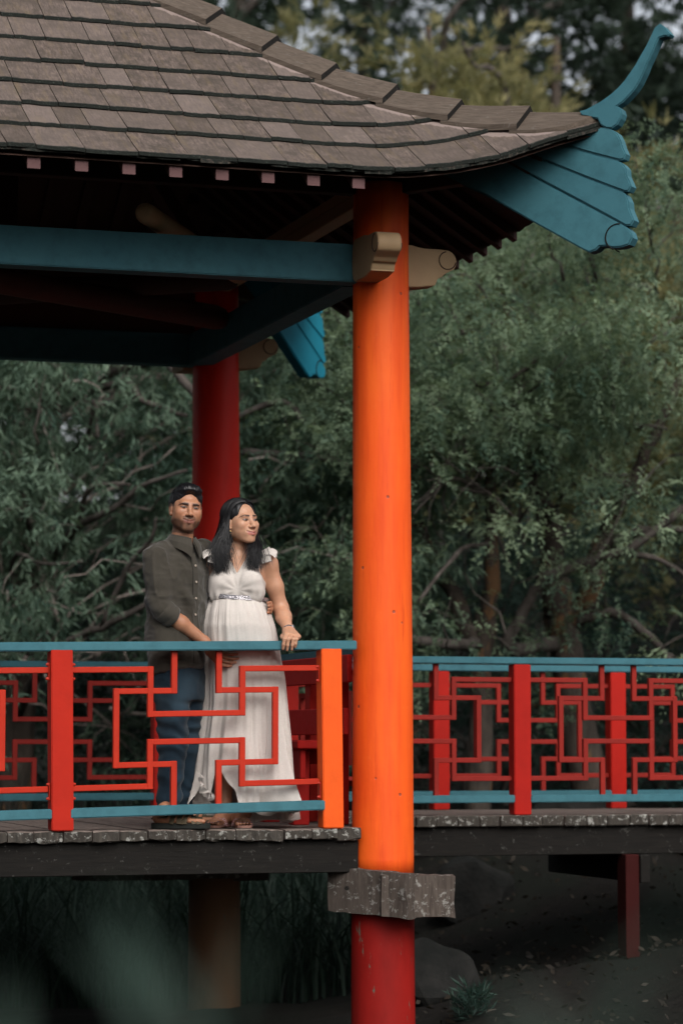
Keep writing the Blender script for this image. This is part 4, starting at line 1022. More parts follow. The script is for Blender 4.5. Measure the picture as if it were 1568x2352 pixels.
tag(mesh_obj('leaf_litter', vs, fs, M['litter'], attrs={'tint': tt}), 'scattered dry leaves lying on the dark bank', 'leaf litter', kind='stuff')
# low sprouts at the bank
r = np.random.default_rng(31)
for k, (x, y, lab) in enumerate(((0.75, 16.0, 'small green sprout growing beside the pale boulder'), (0.62, 18.6, 'small grassy sprout between boulder and bridge'))):
    e = empty('sprout', (x, y, float(ground_z(x, y))), lab, 'plant', 'sprouts on the bank'); m_ = 40
    o_ = np.stack([x + r.normal(scale=0.05, size=m_), y + r.normal(scale=0.05, size=m_), ground_z(x, y) + r.uniform(0.0, 0.12, m_)], 1)
    vs, fs, tt = scatter(NAR, o_, r.normal(scale=0.5, size=(m_, 3)) + np.array([0, 0, 0.7]), r.uniform(0.6, 1.0, m_), r.beta(2, 2, m_), r); mesh_obj('leaves', vs, fs, M['leaf_sh'], e, attrs={'tint': tt})

# shoots of a waterside shrub close to the camera, far out of focus
r = np.random.default_rng(91)
n = NB('glaucous_leaf'); M['leaf_fg'] = mat_leaf('glaucous_shoot_leaf', (0.040, 0.072, 0.060), (0.085, 0.125, 0.105), trans=0.4)
for k, (xc, ztop_, wv_, nl, yc, lab) in enumerate(((-0.090, 0.375, 0.080, 6, 1.62, 'blurred pale green leafy shoot before the rear pile'), (0.118, 0.372, 0.085, 9, 1.58, 'blurred pale green leafy shoot before the dark bank'), (-0.185, 0.33, 0.014, 4, 1.55, 'blurred leafy shoot before the reeds'))):
    gz_ = float(ground_z(xc, yc)); e = empty('leafy_shoot', (xc, yc, gz_), lab, 'plant', 'out-of-focus shoots near the camera')
    st = curve_path((xc + 0.03, yc, gz_), (xc, yc, ztop_ - 0.06), 0.0, 8, random, 0.006); vs, fs = tube_arrays(st, [0.004*(1 - 0.08*j) for j in range(8)], 6); mesh_obj('stem', vs, fs, M['bark_grey'], e, smooth=True)
    for j in range(nl):
        b = Vector((xc + r.uniform(-wv_, wv_)*0.4, yc + r.uniform(-0.04, 0.04), r.uniform(ztop_ - 0.17, ztop_ - 0.07))); t_ = b + Vector((r.uniform(-wv_, wv_), r.uniform(-0.02, 0.02), r.uniform(0.05, 0.085)))
        t_.z = min(t_.z, ztop_); s_ = Vector((0.0050, 0.002, 0.001)); m1 = b.lerp(t_, 0.35); m2 = b.lerp(t_, 0.7); nn_ = Vector((0, -0.003, 0))
        vs = [b, m1 - s_ + nn_, m1, m1 + s_ + nn_, m2 - s_*0.8 + nn_, m2, m2 + s_*0.8 + nn_, t_]
        mesh_obj('leaf', vs, [(0, 2, 1), (0, 3, 2), (1, 2, 5, 4), (2, 3, 6, 5), (4, 5, 7), (5, 6, 7)], M['leaf_fg'], e, attrs={'tint': [r.random()]*8})
# ================================================================== PEOPLE
# figures are sculpted as distance fields (blended tapered limbs) and meshed with surface nets
def smin(a, b, k):
    if k <= 0: return np.minimum(a, b)
    h = np.clip(0.5 + 0.5*(b - a)/k, 0, 1); return b + (a - b)*h - k*h*(1 - h)
def smax(a, b, k): return -smin(-a, -b, k)
def rc(a, b, ra, rb):
    a = np.array(a, float); b = np.array(b, float); ab = b - a; L2 = ab @ ab
    def f(p):
        t = np.clip(((p - a) @ ab)/L2, 0, 1); q = p - a - t[..., None]*ab
        return np.sqrt((q*q).sum(-1)) - (ra + (rb - ra)*t)
    r_ = max(ra, rb); return f, np.minimum(a, b) - r_, np.maximum(a, b) + r_
def ell(c, r, R=None):
    c = np.array(c, float); r = np.array(r, float)
    def f(p):
        q = p - c
        if R is not None: q = q @ R
        k0 = np.sqrt(((q/r)**2).sum(-1)); k1 = np.sqrt(((q/(r*r))**2).sum(-1)) + 1e-9
        return k0*(k0 - 1)/k1
    m = max(r); return f, c - m, c + m
def etube(zs, cx, cy, a, b, yaw, zlo=None, zhi=None):
    zs = np.array(zs, float); cyaw, syaw = math.cos(yaw), math.sin(yaw)
    z0 = zs[0] if zlo is None else zlo; z1 = zs[-1] if zhi is None else zhi
    def f(p):
        z = p[..., 2]; X_ = p[..., 0] - np.interp(z, zs, cx); Y_ = p[..., 1] - np.interp(z, zs, cy)
        u = X_*cyaw + Y_*syaw; v = -X_*syaw + Y_*cyaw; A = np.interp(z, zs, a); B = np.interp(z, zs, b)
        k0 = np.sqrt((u/A)**2 + (v/B)**2); k1 = np.sqrt((u/(A*A))**2 + (v/(B*B))**2) + 1e-9
        d = k0*(k0 - 1)/k1; d = np.where(k0 < 0.05, -np.minimum(A, B), d)
        return smax(d, np.maximum(z - z1, z0 - z), 0.012)
    m = max(max(a), max(b)); return f, np.array([min(cx) - m, min(cy) - m, z0]), np.array([max(cx) + m, max(cy) + m, z1])
class SDF:
    def __init__(self): self.ops = []
    def add(self, prim, k=0.0, mode='u'): self.ops.append((prim, k, mode)); return self
    def grid(self, ax):
        """distance values on a rectilinear grid given by three coordinate axes"""
        n_ = [len(q) for q in ax]; d = np.full(n_, 0.5, np.float32)
        for (f, plo, phi), k, mode in self.ops:
            mg = 0.03 + k*1.5
            s0 = [int(np.searchsorted(ax[i], plo[i] - mg)) for i in range(3)]; s1 = [int(np.searchsorted(ax[i], phi[i] + mg)) for i in range(3)]
            if any(s1[i] <= s0[i] for i in range(3)): continue
            sl = tuple(slice(s0[i], s1[i]) for i in range(3))
            pts = np.stack(np.meshgrid(*[ax[i][sl[i]] for i in range(3)], indexing='ij'), -1)
            v_ = f(pts)
            d[sl] = smin(d[sl], v_, k) if mode == 'u' else smax(d[sl], -v_, k)
        return d
def axes(lo, hi, res, fine=()):
    """axis coordinates: res apart, closer inside the fine blocks"""
    out = []
    for i in range(3):
        q = [lo[i]]
        while q[-1] < hi[i]:
            st = res
            for flo, fhi, fr__ in fine:
                if flo[i] - 0.004 < q[-1] < fhi[i]: st = min(st, fr__)
                elif q[-1] < flo[i] < q[-1] + st: st = max(fr__, flo[i] - q[-1])
            q.append(q[-1] + st)
        out.append(np.array(q))
    return out
def surface_nets(d, ax):
    ins = d < 0; n_ = np.array(d.shape)
    c = np.zeros(n_ - 1, np.int8)
    offs = [(i, j, k) for i in (0, 1) for j in (0, 1) for k in (0, 1)]
    for (i, j, k) in offs: c += ins[i:n_[0]-1+i, j:n_[1]-1+j, k:n_[2]-1+k]
    act = (c > 0) & (c < 8); idx = np.full(n_ - 1, -1, np.int32); ijk = np.argwhere(act); idx[act] = np.arange(len(ijk))
    acc = np.zeros((len(ijk), 3)); cnt = np.zeros(len(ijk))
    for a in offs:
        for axs in range(3):
            if a[axs] == 1: continue
            b = list(a); b[axs] = 1
            da = d[ijk[:, 0]+a[0], ijk[:, 1]+a[1], ijk[:, 2]+a[2]]; db = d[ijk[:, 0]+b[0], ijk[:, 1]+b[1], ijk[:, 2]+b[2]]
            m = (da < 0) != (db < 0); t = np.where(m, da/np.where(m, da - db, 1), 0)
            p = np.array(a, float)[None] + t[:, None]*(np.array(b) - np.array(a)); acc[m] += p[m]; cnt[m] += 1
    q = acc/cnt[:, None]
    vs = np.stack([ax[i][ijk[:, i]] + q[:, i]*(ax[i][ijk[:, i]+1] - ax[i][ijk[:, i]]) for i in range(3)], 1)
    F_ = []
    for axs in range(3):
        o1, o2 = [(1, 2), (2, 0), (0, 1)][axs]
        s0 = [slice(None)]*3; s1 = [slice(None)]*3; s0[axs] = slice(0, -1); s1[axs] = slice(1, None)
        ch = ins[tuple(s0)] != ins[tuple(s1)]; e = np.argwhere(ch)
        e = e[(e[:, o1] > 0) & (e[:, o2] > 0) & (e[:, o1] < n_[o1]-1) & (e[:, o2] < n_[o2]-1)]
        if not len(e): continue
        def cell(a, b):
            q = e.copy(); q[:, o1] -= a; q[:, o2] -= b; return idx[q[:, 0], q[:, 1], q[:, 2]]
        quad = np.stack([cell(0, 0), cell(1, 0), cell(1, 1), cell(0, 1)], 1)
        flip = ~ins[e[:, 0], e[:, 1], e[:, 2]]; quad[flip] = quad[flip][:, ::-1]; F_.append(quad)
    return vs, np.concatenate(F_)
def nets(sdf, lo, hi, res):
    ax = axes(lo, hi, res); return surface_nets(sdf.grid(ax), ax)
def noise3(p, sc, seed=0):
    r = np.random.default_rng(seed); tb = r.random((32, 32, 32)); q = p*sc; i = np.floor(q).astype(int); f = q - i; f = f*f*(3 - 2*f); i %= 32; j = (i + 1) % 32
    g = lambda a, b, c: tb[a, b, c]
    x0, y0, z0 = i.T; x1, y1, z1 = j.T; fx, fy, fz = f.T
    c0 = (g(x0, y0, z0)*(1-fx) + g(x1, y0, z0)*fx)*(1-fy) + (g(x0, y1, z0)*(1-fx) + g(x1, y1, z0)*fx)*fy
    c1 = (g(x0, y0, z1)*(1-fx) + g(x1, y0, z1)*fx)*(1-fy) + (g(x0, y1, z1)*(1-fx) + g(x1, y1, z1)*fx)*fy
    return c0*(1-fz) + c1*fz
def vnormals(vs, fs):
    a, b, c, d = vs[fs[:, 0]], vs[fs[:, 1]], vs[fs[:, 2]], vs[fs[:, 3]]
    fn = np.cross(c - a, d - b); n_ = np.zeros_like(vs)
    for k in range(4): np.add.at(n_, fs[:, k], fn)
    return n_/(np.linalg.norm(n_, axis=1, keepdims=True) + 1e-12)
def relax(vs, fs, it=2, lam=0.5):
    for _ in range(it):
        acc = np.zeros_like(vs); cnt = np.zeros(len(vs))
        for k in range(4):
            np.add.at(acc, fs[:, k], vs[fs[:, (k+1) % 4]] + vs[fs[:, (k-1) % 4]]); np.add.at(cnt, fs[:, k], 2)
        vs = vs + lam*(acc/np.maximum(cnt, 1)[:, None] - vs)
    return vs
def Rz(a): c, s = math.cos(a), math.sin(a); return np.array([[c, -s, 0], [s, c, 0], [0, 0, 1.0]])
def Rx(a): c, s = math.cos(a), math.sin(a); return np.array([[1, 0, 0], [0, c, -s], [0, s, c.real]])
def Ry(a): c, s = math.cos(a), math.sin(a); return np.array([[c, 0, s], [0, 1, 0], [-s, 0, c]])
def at(x, y, depth): return np.array(hit_depth(x, y, depth))
# ---- head: local axes x to the figure's left in the picture's right, -y out of the face, z up; H maps local -> world
class Head:
    def __init__(self, c, yaw, roll, pitch, s, male):
        self.c = np.array(c, float); self.R = Rz(yaw) @ Ry(roll) @ Rx(pitch); self.s = s; self.male = male; self.ax = np.array([1.09 if male else 1.07, 1, 1])
    def w(self, p): return self.c + self.R @ (np.array(p, float)*self.s*self.ax)
    def loc(self, v): return ((v - self.c) @ self.R)/(self.s*self.ax)
    def sdf(self, S):
        s = self.s; E = lambda c, r: ell(self.w(c), np.array(r)*s*self.ax, self.R); C = lambda a, b, ra, rb: rc(self.w(a), self.w(b), ra*s, rb*s)
        m = self.male; jw = 1.0 if m else 0.88
        S.add(E((0, 0.018, 0.036), (0.074, 0.094, 0.084)), 0.02)
        S.add(E((0, -0.022, -0.022), (0.067, 0.068, 0.080)), 0.03)
        for sg in (-1, 1): S.add(E((sg*0.036, -0.036, -0.056), (0.031, 0.038, 0.036)), 0.028)
        for sg in (-1, 1):
            S.add(C((sg*0.052*jw, 0.0, -0.070), (sg*0.014, -0.066, -0.104), 0.021, 0.020), 0.022)
            S.add(E((sg*0.040, -0.060, -0.022), (0.026, 0.026, 0.024)), 0.02)
        S.add(E((0, -0.074, -0.104), (0.021*jw, 0.018, 0.017)), 0.018)
        S.add(E((0, -0.076, -0.066), (0.034, 0.024, 0.030)), 0.02)
        S.add(C((-0.036, -0.078, 0.024), (0.036, -0.078, 0.024), 0.013 if m else 0.010, 0.013 if m else 0.010), 0.02)
        for sg in (-1, 1): S.add(E((sg*0.031, -0.100, 0.006), (0.018, 0.013, 0.010)), 0.014, 's')
        for sg in (-1, 1): S.add(E((sg*0.031, -0.0765, 0.004), (0.0150, 0.0128, 0.0120)), 0.003)
        S.add(C((0, -0.086, 0.012), (0, -0.110, -0.030), 0.0085, 0.0120), 0.014)
        S.add(E((0, -0.114, -0.033), (0.011, 0.010, 0.009)), 0.008)
        for sg in (-1, 1): S.add(E((sg*0.0135, -0.101, -0.036), (0.0085, 0.010, 0.008)), 0.007)
        # smile: corners lifted and drawn back
        for sg in (-1, 1):
            S.add(C((0, -0.1005, -0.0645), (sg*0.029, -0.081, -0.0575), 0.0062, 0.0034), 0.006)
            S.add(C((0, -0.0985, -0.0765), (sg*0.026, -0.081, -0.0630), 0.0080 if not m else 0.007, 0.004), 0.006)
            S.add(C((0, -0.109, -0.0705), (sg*0.031, -0.088, -0.0590), 0.0022, 0.0024), 0.004, 's')
            S.add(E((sg*0.076, 0.012, -0.008), (0.010, 0.020, 0.033)), 0.008)
            S.add(E((sg*0.088, 0.006, -0.006), (0.008, 0.011, 0.020)), 0.006, 's')
            S.add(E((sg*0.076, 0.004, -0.036), (0.008, 0.010, 0.011)), 0.006)
    def colour(self, vs, skin, look=(0.0, 0.0), beard=0.0, lip=(0.45, 0.16, 0.13)):
        p = self.loc(vs); x, y, z = p.T; ax = np.abs(x); col = np.tile(np.array(skin), (len(vs), 1)); front = y < -0.02
        def blend(mask, c): col[:] = col*(1 - mask[:, None]) + np.array(c)*mask[:, None]
        bump = lambda d, w: np.clip(1 - d/w, 0, 1)
        nz = noise3(vs, 60, 3)
        # warmth on cheeks and nose, darker eye sockets
        blend(0.25*bump(np.hypot(ax - 0.042, z + 0.028), 0.035)*front, (skin[0]*1.05, skin[1]*0.82, skin[2]*0.78))
        blend(0.30*bump(np.hypot((ax - 0.031)/1.5, z - 0.006), 0.017)*front, tuple(q*0.55 for q in skin))
        if beard > 0:
            jaw = np.clip((-0.046 - z + 0.25*np.maximum(0, 0.05 - ax)*(z > -0.06) + 0.010*(nz - 0.5))/0.026, 0, 1)*np.clip((0.045 - y)/0.03, 0, 1)
            must = bump(np.abs(z + 0.052 - 0.12*ax), 0.010)*(ax < 0.032)*front
            goat = bump(np.hypot(ax/1.3, z + 0.103), 0.030)*front
            side = bump(np.abs(y - 0.0), 0.02)*(z < 0.02)*(z > -0.07)
            blend(beard*np.clip(np.maximum.reduce([0.75*jaw, 0.85*must, 0.85*goat, 0.5*side])*(0.75 + 0.5*nz), 0, 1)*(z > -0.135), (0.030, 0.022, 0.018))
        lp = ((z + 0.070 - 0.14*ax) > -0.013)*((z + 0.070 - 0.14*ax) < 0.0085)*(ax < 0.030)*(y < -0.070)
        blend(lp.astype(float)*np.clip((0.031 - ax)/0.008, 0, 1)*0.9, lip)
        blend(bump(np.abs(z + 0.0695 - 0.22*ax*(ax > 0.008)), 0.0030)*(ax < 0.033)*(y < -0.068), tuple(q*0.22 for q in lip))
        if self.male: blend(0.9*np.clip((z - 0.086 + 0.02*(nz - 0.5))/0.012, 0, 1)*(z > 0.03) , (0.02, 0.015, 0.012)); blend(0.8*np.clip((ax - 0.062)/0.006, 0, 1)*np.clip((z - 0.0)/0.01, 0, 1)*(y > -0.03), (0.02, 0.015, 0.012))
        # brows
        bz = (0.0205 if self.male else 0.0265) + 0.10*(ax - 0.012) - 2.2*np.maximum(0, ax - 0.040)**1.5*3
        blend(0.95*np.clip(2.0*bump(np.abs(z - bz), (0.0115 if self.male else 0.0070)*np.clip((0.060 - ax)/0.03, 0.25, 1)), 0, 1)*(ax > 0.010)*(ax < 0.057)*front, (0.012, 0.010, 0.009))
        # eyes
        ex, ez = ax - 0.031, z - 0.004; op = 0.0042 if self.male else 0.0056
        eye = (np.abs(ez) < op*np.clip(1 - (ex/0.0152)**2, 0, 1) + 0.0004)*(np.abs(ex) < 0.0148)*(y < -0.070)
        blend(eye.astype(float), (0.22, 0.19, 0.175))
        gx = x - np.sign(x)*0.031 - look[0]; iris = (np.hypot(gx, ez - look[1]) < 0.0080)*eye
        blend(iris.astype(float), (0.020, 0.011, 0.008))
        lash = bump(np.abs(ez - op*np.clip(1 - (ex/0.0160)**2, 0, 1) - 0.0010), 0.0026)*(np.abs(ex) < 0.0165)*(y < -0.066)
        blend(0.95*np.clip(1.4*lash, 0, 1), (0.010, 0.008, 0.007))
        lo_ = bump(np.abs(ez + op*np.clip(1 - (ex/0.0155)**2, 0, 1) + 0.0008), 0.0018)*(np.abs(ex) < 0.0150)*(y < -0.066); blend(0.6*lo_, tuple(q*0.35 for q in skin))
        no = bump(np.hypot((ax - 0.0085)/1.2, z + 0.0425), 0.0050)*(y < -0.095); blend(0.5*no, tuple(q*0.2 for q in skin))  # shadow under the nose painted into the skin
        return col
# ---- materials
n = NB('skin'); v = n.coords((1, 1, 1), rand=False); c = n.attr('col', 'Color'); f = n.noise(v, 55, 4, 0.6)
c = n.mix(n.math('MULTIPLY', n.ramp(f, [(0.4, 0.0), (0.7, 1.0)]), 0.14), c, (0.30, 0.12, 0.08))
M['skin'] = n.done(n.bsdf(c, 0.46, 0.42, n.noise(v, 420, 3, 0.6), 0.12, 0.001, Subsurface_Weight=0.08))
def mat_cloth(name, col, col2, weave=900, fold=None, sheen=0.2, rough=0.9, trans=0.0):
    n = NB(name); v = n.coords((1, 1, 1), rand=False); a = n.noise(v, 6, 5, 0.6); b = n.noise(v, 130, 4, 0.7)
    w = n.add('ShaderNodeTexWave', wave_type='BANDS', bands_direction='Z'); w.inputs['Scale'].default_value = weave/6.28; w.inputs['Distortion'].default_value = 2.0; n.l(v, w.inputs['Vector'])
    c = n.mix(n.ramp(a, [(0.3, 0.0), (0.7, 1.0)]), col, col2); c = n.mix(n.math('MULTIPLY', n.ramp(b, [(0.45, 0.0), (0.7, 1.0)]), 0.3), c, tuple(x*0.7 for x in col))
    if fold: c = n.mix(n.attr('fade'), c, fold)
    sh = n.bsdf(c, rough, 0.2, n.math('ADD', b, n.math('MULTIPLY', w.outputs['Fac'], 0.3)), 0.25, 0.002, Sheen_Weight=sheen)
    if trans:
        tr = n.add('ShaderNodeBsdfTranslucent'); n.l(c, tr.inputs['Color']); mx = n.add('ShaderNodeMixShader'); mx.inputs[0].default_value = trans; n.l(sh, mx.inputs[1]); n.l(tr.outputs[0], mx.inputs[2]); sh = mx.outputs[0]
    return n.done(sh)
M['shirt'] = mat_cloth('olive_linen', (0.038, 0.033, 0.025), (0.050, 0.044, 0.035), 700)
M['denim'] = mat_cloth('blue_denim', (0.009, 0.021, 0.034), (0.013, 0.028, 0.044), 1400, fold=(0.045, 0.080, 0.105), sheen=0.1)
M['dress'] = mat_cloth('cream_crepe', (0.60, 0.545, 0.505), (0.64, 0.59, 0.55), 1600, trans=0.12, sheen=0.15)
n = NB('silver_beads'); v = n.coords((1, 1, 1)); vo = n.add('ShaderNodeTexVoronoi'); vo.inputs['Scale'].default_value = 160; n.l(v, vo.inputs['Vector'])
M['silver'] = n.done(n.bsdf(n.mix(n.ramp(vo.outputs['Distance'], [(0.2, 0.0), (0.6, 1.0)]), (0.75, 0.72, 0.74), (0.28, 0.26, 0.28)), 0.25, 0.6, vo.outputs['Distance'], 0.8, 0.003, Metallic=0.75))
n = NB('glitter_strap'); v = n.coords((1, 1, 1)); vo = n.add('ShaderNodeTexVoronoi'); vo.inputs['Scale'].default_value = 190; n.l(v, vo.inputs['Vector'])
M['glitter'] = n.done(n.bsdf(n.mix(n.ramp(vo.outputs['Distance'], [(0.25, 0.0), (0.5, 1.0)]), (0.75, 0.62, 0.60), (0.30, 0.12, 0.12)), 0.4, 0.5, vo.outputs['Distance'], 0.6, 0.002))
n = NB('black_hair'); v = n.attr('hairv', 'Vector'); f = n.noise(n.coords((90, 90, 6), rand=False), 1.0, 4, 0.6); t = n.attr('tone')
M['hair'] = n.done(n.bsdf(n.mix(t, (0.004, 0.004, 0.005), (0.013, 0.013, 0.016)), 0.42, 0.38, f, 0.4, 0.003))
M['hair_short'] = n.m
M['leather'] = mat_paint('olive_leather', (0.085, 0.066, 0.042), (0.06, 0.047, 0.03), rough=0.6, chip=(0.12, 0.1, 0.07), chip_at=0.8)
M['rubber'] = mat_paint('dark_rubber_sole', (0.022, 0.024, 0.022), (0.016, 0.018, 0.016), rough=0.8)
M['sole_tan'] = mat_paint('pink_footbed', (0.30, 0.16, 0.13), (0.25, 0.13, 0.10), rough=0.7)
M['button'] = mat_paint('pale_button', (0.42, 0.36, 0.30), (0.36, 0.3, 0.25), rough=0.4)
M['gold'] = NB('gold').m; _n = NB('gold_metal'); M['gold'] = _n.done(_n.bsdf((0.75, 0.5, 0.22), 0.25, 0.5, Metallic=1.0))
M['nail'] = mat_paint('nail_varnish', (0.16, 0.12, 0.20), (0.14, 0.10, 0.18), rough=0.25)

def finger(S, pts, r0, r1, k=0.006):
    for i in range(len(pts)-1):
        t0, t1 = i/(len(pts)-1), (i+1)/(len(pts)-1)
        S.add(rc(pts[i], pts[i+1], r0 + (r1-r0)*t0, r0 + (r1-r0)*t1), k if i else 0.008)
def build_body(S, blocks, coarse, cres):
    """one continuous skin over the whole figure, on a grid that is finer at head, hands and feet"""
    ax = axes(coarse[0], coarse[1], cres, blocks); vs, fs = surface_nets(S.grid(ax), ax); return relax(vs, fs, 1, 0.4), fs
def cloth_mesh(S, lo, hi, res, fold, it=2):
    vs, fs = nets(S, lo, hi, res); vs = relax(vs, fs, it, 0.5); nn_ = vnormals(vs, fs); return vs + nn_*fold(vs)[:, None], fs
def ribbon(path, nrm, w, th, mat, parent, name, k=3):
    """flat band along a path, w wide, th thick"""
    q = resample([Vector(p) for p in path], k); m = len(q); vs = []; fs = []
    for i, p in enumerate(q):
        t = (q[min(i+1, m-1)] - q[max(i-1, 0)]).normalized(); nv = Vector(nrm(p)) if callable(nrm) else Vector(nrm); sd = t.cross(nv).normalized(); nv = sd.cross(t).normalized()
        ww = w(i/(m-1)) if callable(w) else w
        for (a, b) in ((-1, -1), (1, -1), (1, 1), (-1, 1)): vs.append(p + sd*a*ww/2 + nv*b*th/2)
    for i in range(m-1):
        for c_ in range(4): fs.append((i*4+c_, i*4+(c_+1) % 4, i*4+4+(c_+1) % 4, i*4+4+c_))
    fs += [(3, 2, 1, 0), (m*4-4, m*4-3, m*4-2, m*4-1)]
    o = mesh_obj(name, vs, fs, mat, parent, smooth=False); return o

# ------------------------------------------------------------------ the man
MY = 14.56
man = empty('person', (-0.8565, MY - 0.06, 0), 'person in olive shirt and blue jeans with one hand on the dress', 'person')
SK_M = (0.40, 0.190, 0.108)
HM = Head(at(428, 1169, MY - 0.02), math.radians(17), math.radians(5), math.radians(3), 0.955, True)
S = SDF(); HM.sdf(S)
nk0, nk1 = HM.w((0, 0.022, -0.075)), at(417, 1252, MY + 0.01)
S.add(rc(nk0, nk1, 0.054, 0.060), 0.02)
YAW_M = math.radians(48)
tz = [0.80, 0.95, 1.10, 1.25, 1.34, 1.395, 1.43, 1.46]
tcx = [at(404, 1530, MY)[0] + q for q in (0, -0.002, -0.004, 0.0, 0.004, 0.012, 0.020, 0.024)]; tcy = [MY + q for q in (0.03, 0.03, 0.03, 0.02, 0.01, 0.01, 0.01, 0.01)]
ta_ = [0.165, 0.162, 0.172, 0.190, 0.195, 0.165, 0.10, 0.06]; tb_ = [0.128, 0.126, 0.122, 0.122, 0.116, 0.092, 0.07, 0.055]
S.add(etube(tz, tcx, tcy, np.array(ta_) - 0.012, np.array(tb_) - 0.012, YAW_M), 0.03)
shR, elR, wrR = at(357, 1280, MY - 0.12), at(372, 1398, MY - 0.135), at(470, 1474, MY - 0.06)
S.add(rc(shR, elR, 0.050, 0.042), 0.03); S.add(rc(elR, elR + (wrR-elR)*0.45, 0.044, 0.040), 0.02); S.add(rc(elR + (wrR-elR)*0.45, wrR, 0.040, 0.0275), 0.02)
# right hand spread on the lower belly, fingers pointing right
hy = MY - 0.045
pm = [at(484, 1492, hy), at(499, 1503, hy - 0.004)]
S.add(rc(wrR, pm[0], 0.027, 0.026), 0.02)
for (a, b) in ((at(482, 1486, hy), at(503, 1496, hy - 0.006)), (at(481, 1492, hy), at(502, 1507, hy - 0.006)), (at(480, 1499, hy), at(499, 1518, hy))): S.add(rc(a, b, 0.019, 0.0165), 0.014)
fing = [[(503, 1495), (519, 1501), (533, 1503), (546, 1502)], [(503, 1504), (520, 1511), (535, 1513), (547, 1512)], [(501, 1512), (517, 1520), (531, 1522), (542, 1521)], [(498, 1520), (512, 1528), (523, 1530), (532, 1529)]]
for i, fpts in enumerate(fing): finger(S, [at(x_, y_, hy - 0.010 + 0.004*j - (0.004 if j in (1, 2) else 0)) for j, (x_, y_) in enumerate(fpts)], 0.0098 - 0.0006*i, 0.0075 - 0.0004*i)
finger(S, [at(484, 1484, hy), at(497, 1479, hy - 0.008), at(509, 1480, hy - 0.006)], 0.012, 0.0085)
# left arm behind her back, fingertips at her far waist
shL, elL, wrL = at(466, 1266, MY + 0.20), at(528, 1378, MY + 0.26), at(606, 1405, MY + 0.20)
S.add(rc(shL, elL, 0.05, 0.042), 0.03); S.add(rc(elL, wrL, 0.042, 0.028), 0.02); S.add(rc(wrL, at(618, 1398, MY + 0.17), 0.028, 0.024), 0.02)
for i, (x_, y_) in enumerate(((617, 1384), (619, 1391), (619, 1399), (617, 1406))):
    finger(S, [at(620, y_ + 2, MY + 0.15), at(x_ + 4, y_, MY + 0.10), at(x_ - 2, y_ + 1, MY + 0.055)], 0.010, 0.0075)
# legs and feet
hipR, knR, anR = at(397, 1560, MY - 0.01), at(396, 1715, MY - 0.05), at(385, 1868, MY - 0.085)
hipL, knL, anL = at(428, 1560, MY + 0.10), at(428, 1715, MY + 0.10), at(415, 1868, MY + 0.10)
for h_, k_, a_ in ((hipR, knR, anR), (hipL, knL, anL)): S.add(rc(h_, k_, 0.072, 0.052), 0.04); S.add(rc(k_, a_, 0.052, 0.036), 0.03)
fdir = np.array([math.cos(math.radians(-8)), math.sin(math.radians(-8)), 0.0]); fside = np.array([-fdir[1], fdir[0], 0])
def foot(S, heel, fd, fs_, L=0.245, w=0.040, lift=0.030, toes=True):
    heel = np.array(heel, float)
    S.add(rc(heel + np.array([0, 0, lift + 0.030]), heel + fd*0.03 + np.array([0, 0, lift + 0.055]), 0.033, 0.036), 0.02)
    S.add(rc(heel + fd*0.02 + np.array([0, 0, lift + 0.028]), heel + fd*L*0.68 + np.array([0, 0, lift + 0.018]), 0.030, 0.022), 0.03)
    for q in (-1, 1): S.add(rc(heel + fd*0.04 + fs_*q*0.010 + np.array([0, 0, lift + 0.02]), heel + fd*L*0.70 + fs_*q*0.026 + np.array([0, 0, lift + 0.012]), 0.022, 0.016), 0.02)
    S.add(rc(heel + fd*0.04 + np.array([0, 0, lift + 0.075]), heel + fd*L*0.55 + np.array([0, 0, lift + 0.035]), 0.030, 0.020), 0.03)
    tips = []
    for i in range(5):
        q = (i - 2)/2.0; b = heel + fd*L*(0.72 - 0.03*abs(i-1)) + fs_*q*0.034 + np.array([0, 0, lift + 0.012])
        e = heel + fd*L*(0.98 - 0.028*i) + fs_*q*0.036 + np.array([0, 0, lift + 0.009]); r_ = 0.0125 if i == 0 else 0.0088 - 0.0005*i
        S.add(rc(b, e, r_*1.05, r_), 0.005); tips.append(e + np.array([0, 0, r_*0.75]) + fd*r_*0.3)
    return tips
hlR = np.array([at(364, 1890, 14.40)[0], 14.405, 0.0]); hlL = np.array([at(388, 1890, 14.6)[0], 14.66, 0.0])
foot(S, hlR, fdir, fside); foot(S, hlL, fdir, fside)
S.add(rc(anR, hlR + fdir*0.035 + np.array([0, 0, 0.10]), 0.036, 0.034), 0.02); S.add(rc(anL, hlL + fdir*0.035 + np.array([0, 0, 0.10]), 0.036, 0.034), 0.02)
hc_ = HM.c
blk = [(hc_ + [-0.125, -0.15, -0.16], hc_ + [0.125, 0.15, 0.14], 0.0026), (np.minimum(wrR, pm[0]) + [-0.10, -0.075, -0.16], at(552, 1480, hy) + [0.0, 0.06, 0.10], 0.0042), (at(596, 1412, MY + 0.02) + [0, -0.02, -0.03], at(628, 1372, MY + 0.24), 0.0046), (hlR + [-0.06, -0.09, 0.0], hlR + [0.30, 0.09, 0.12], 0.0052)]
vs, fs = build_body(S, blk, (np.array([-1.12, MY - 0.32, 0.0]), np.array([-0.30, MY + 0.42, 1.84])), 0.013)
cm = HM.colour(vs, SK_M, look=(0.0, 0.0), beard=0.90, lip=(0.26, 0.10, 0.075))
hd = vs[:, 2] < (HM.c[2] - 0.17); cm[hd] = np.array(SK_M)*np.array([0.86, 0.82, 0.80]); 
kn = noise3(vs, 90, 8)[:, None]; cm *= 0.92 + 0.16*kn
mesh_obj('body', vs, fs, M['skin'], man, smooth=True, attrs={'col': cm})
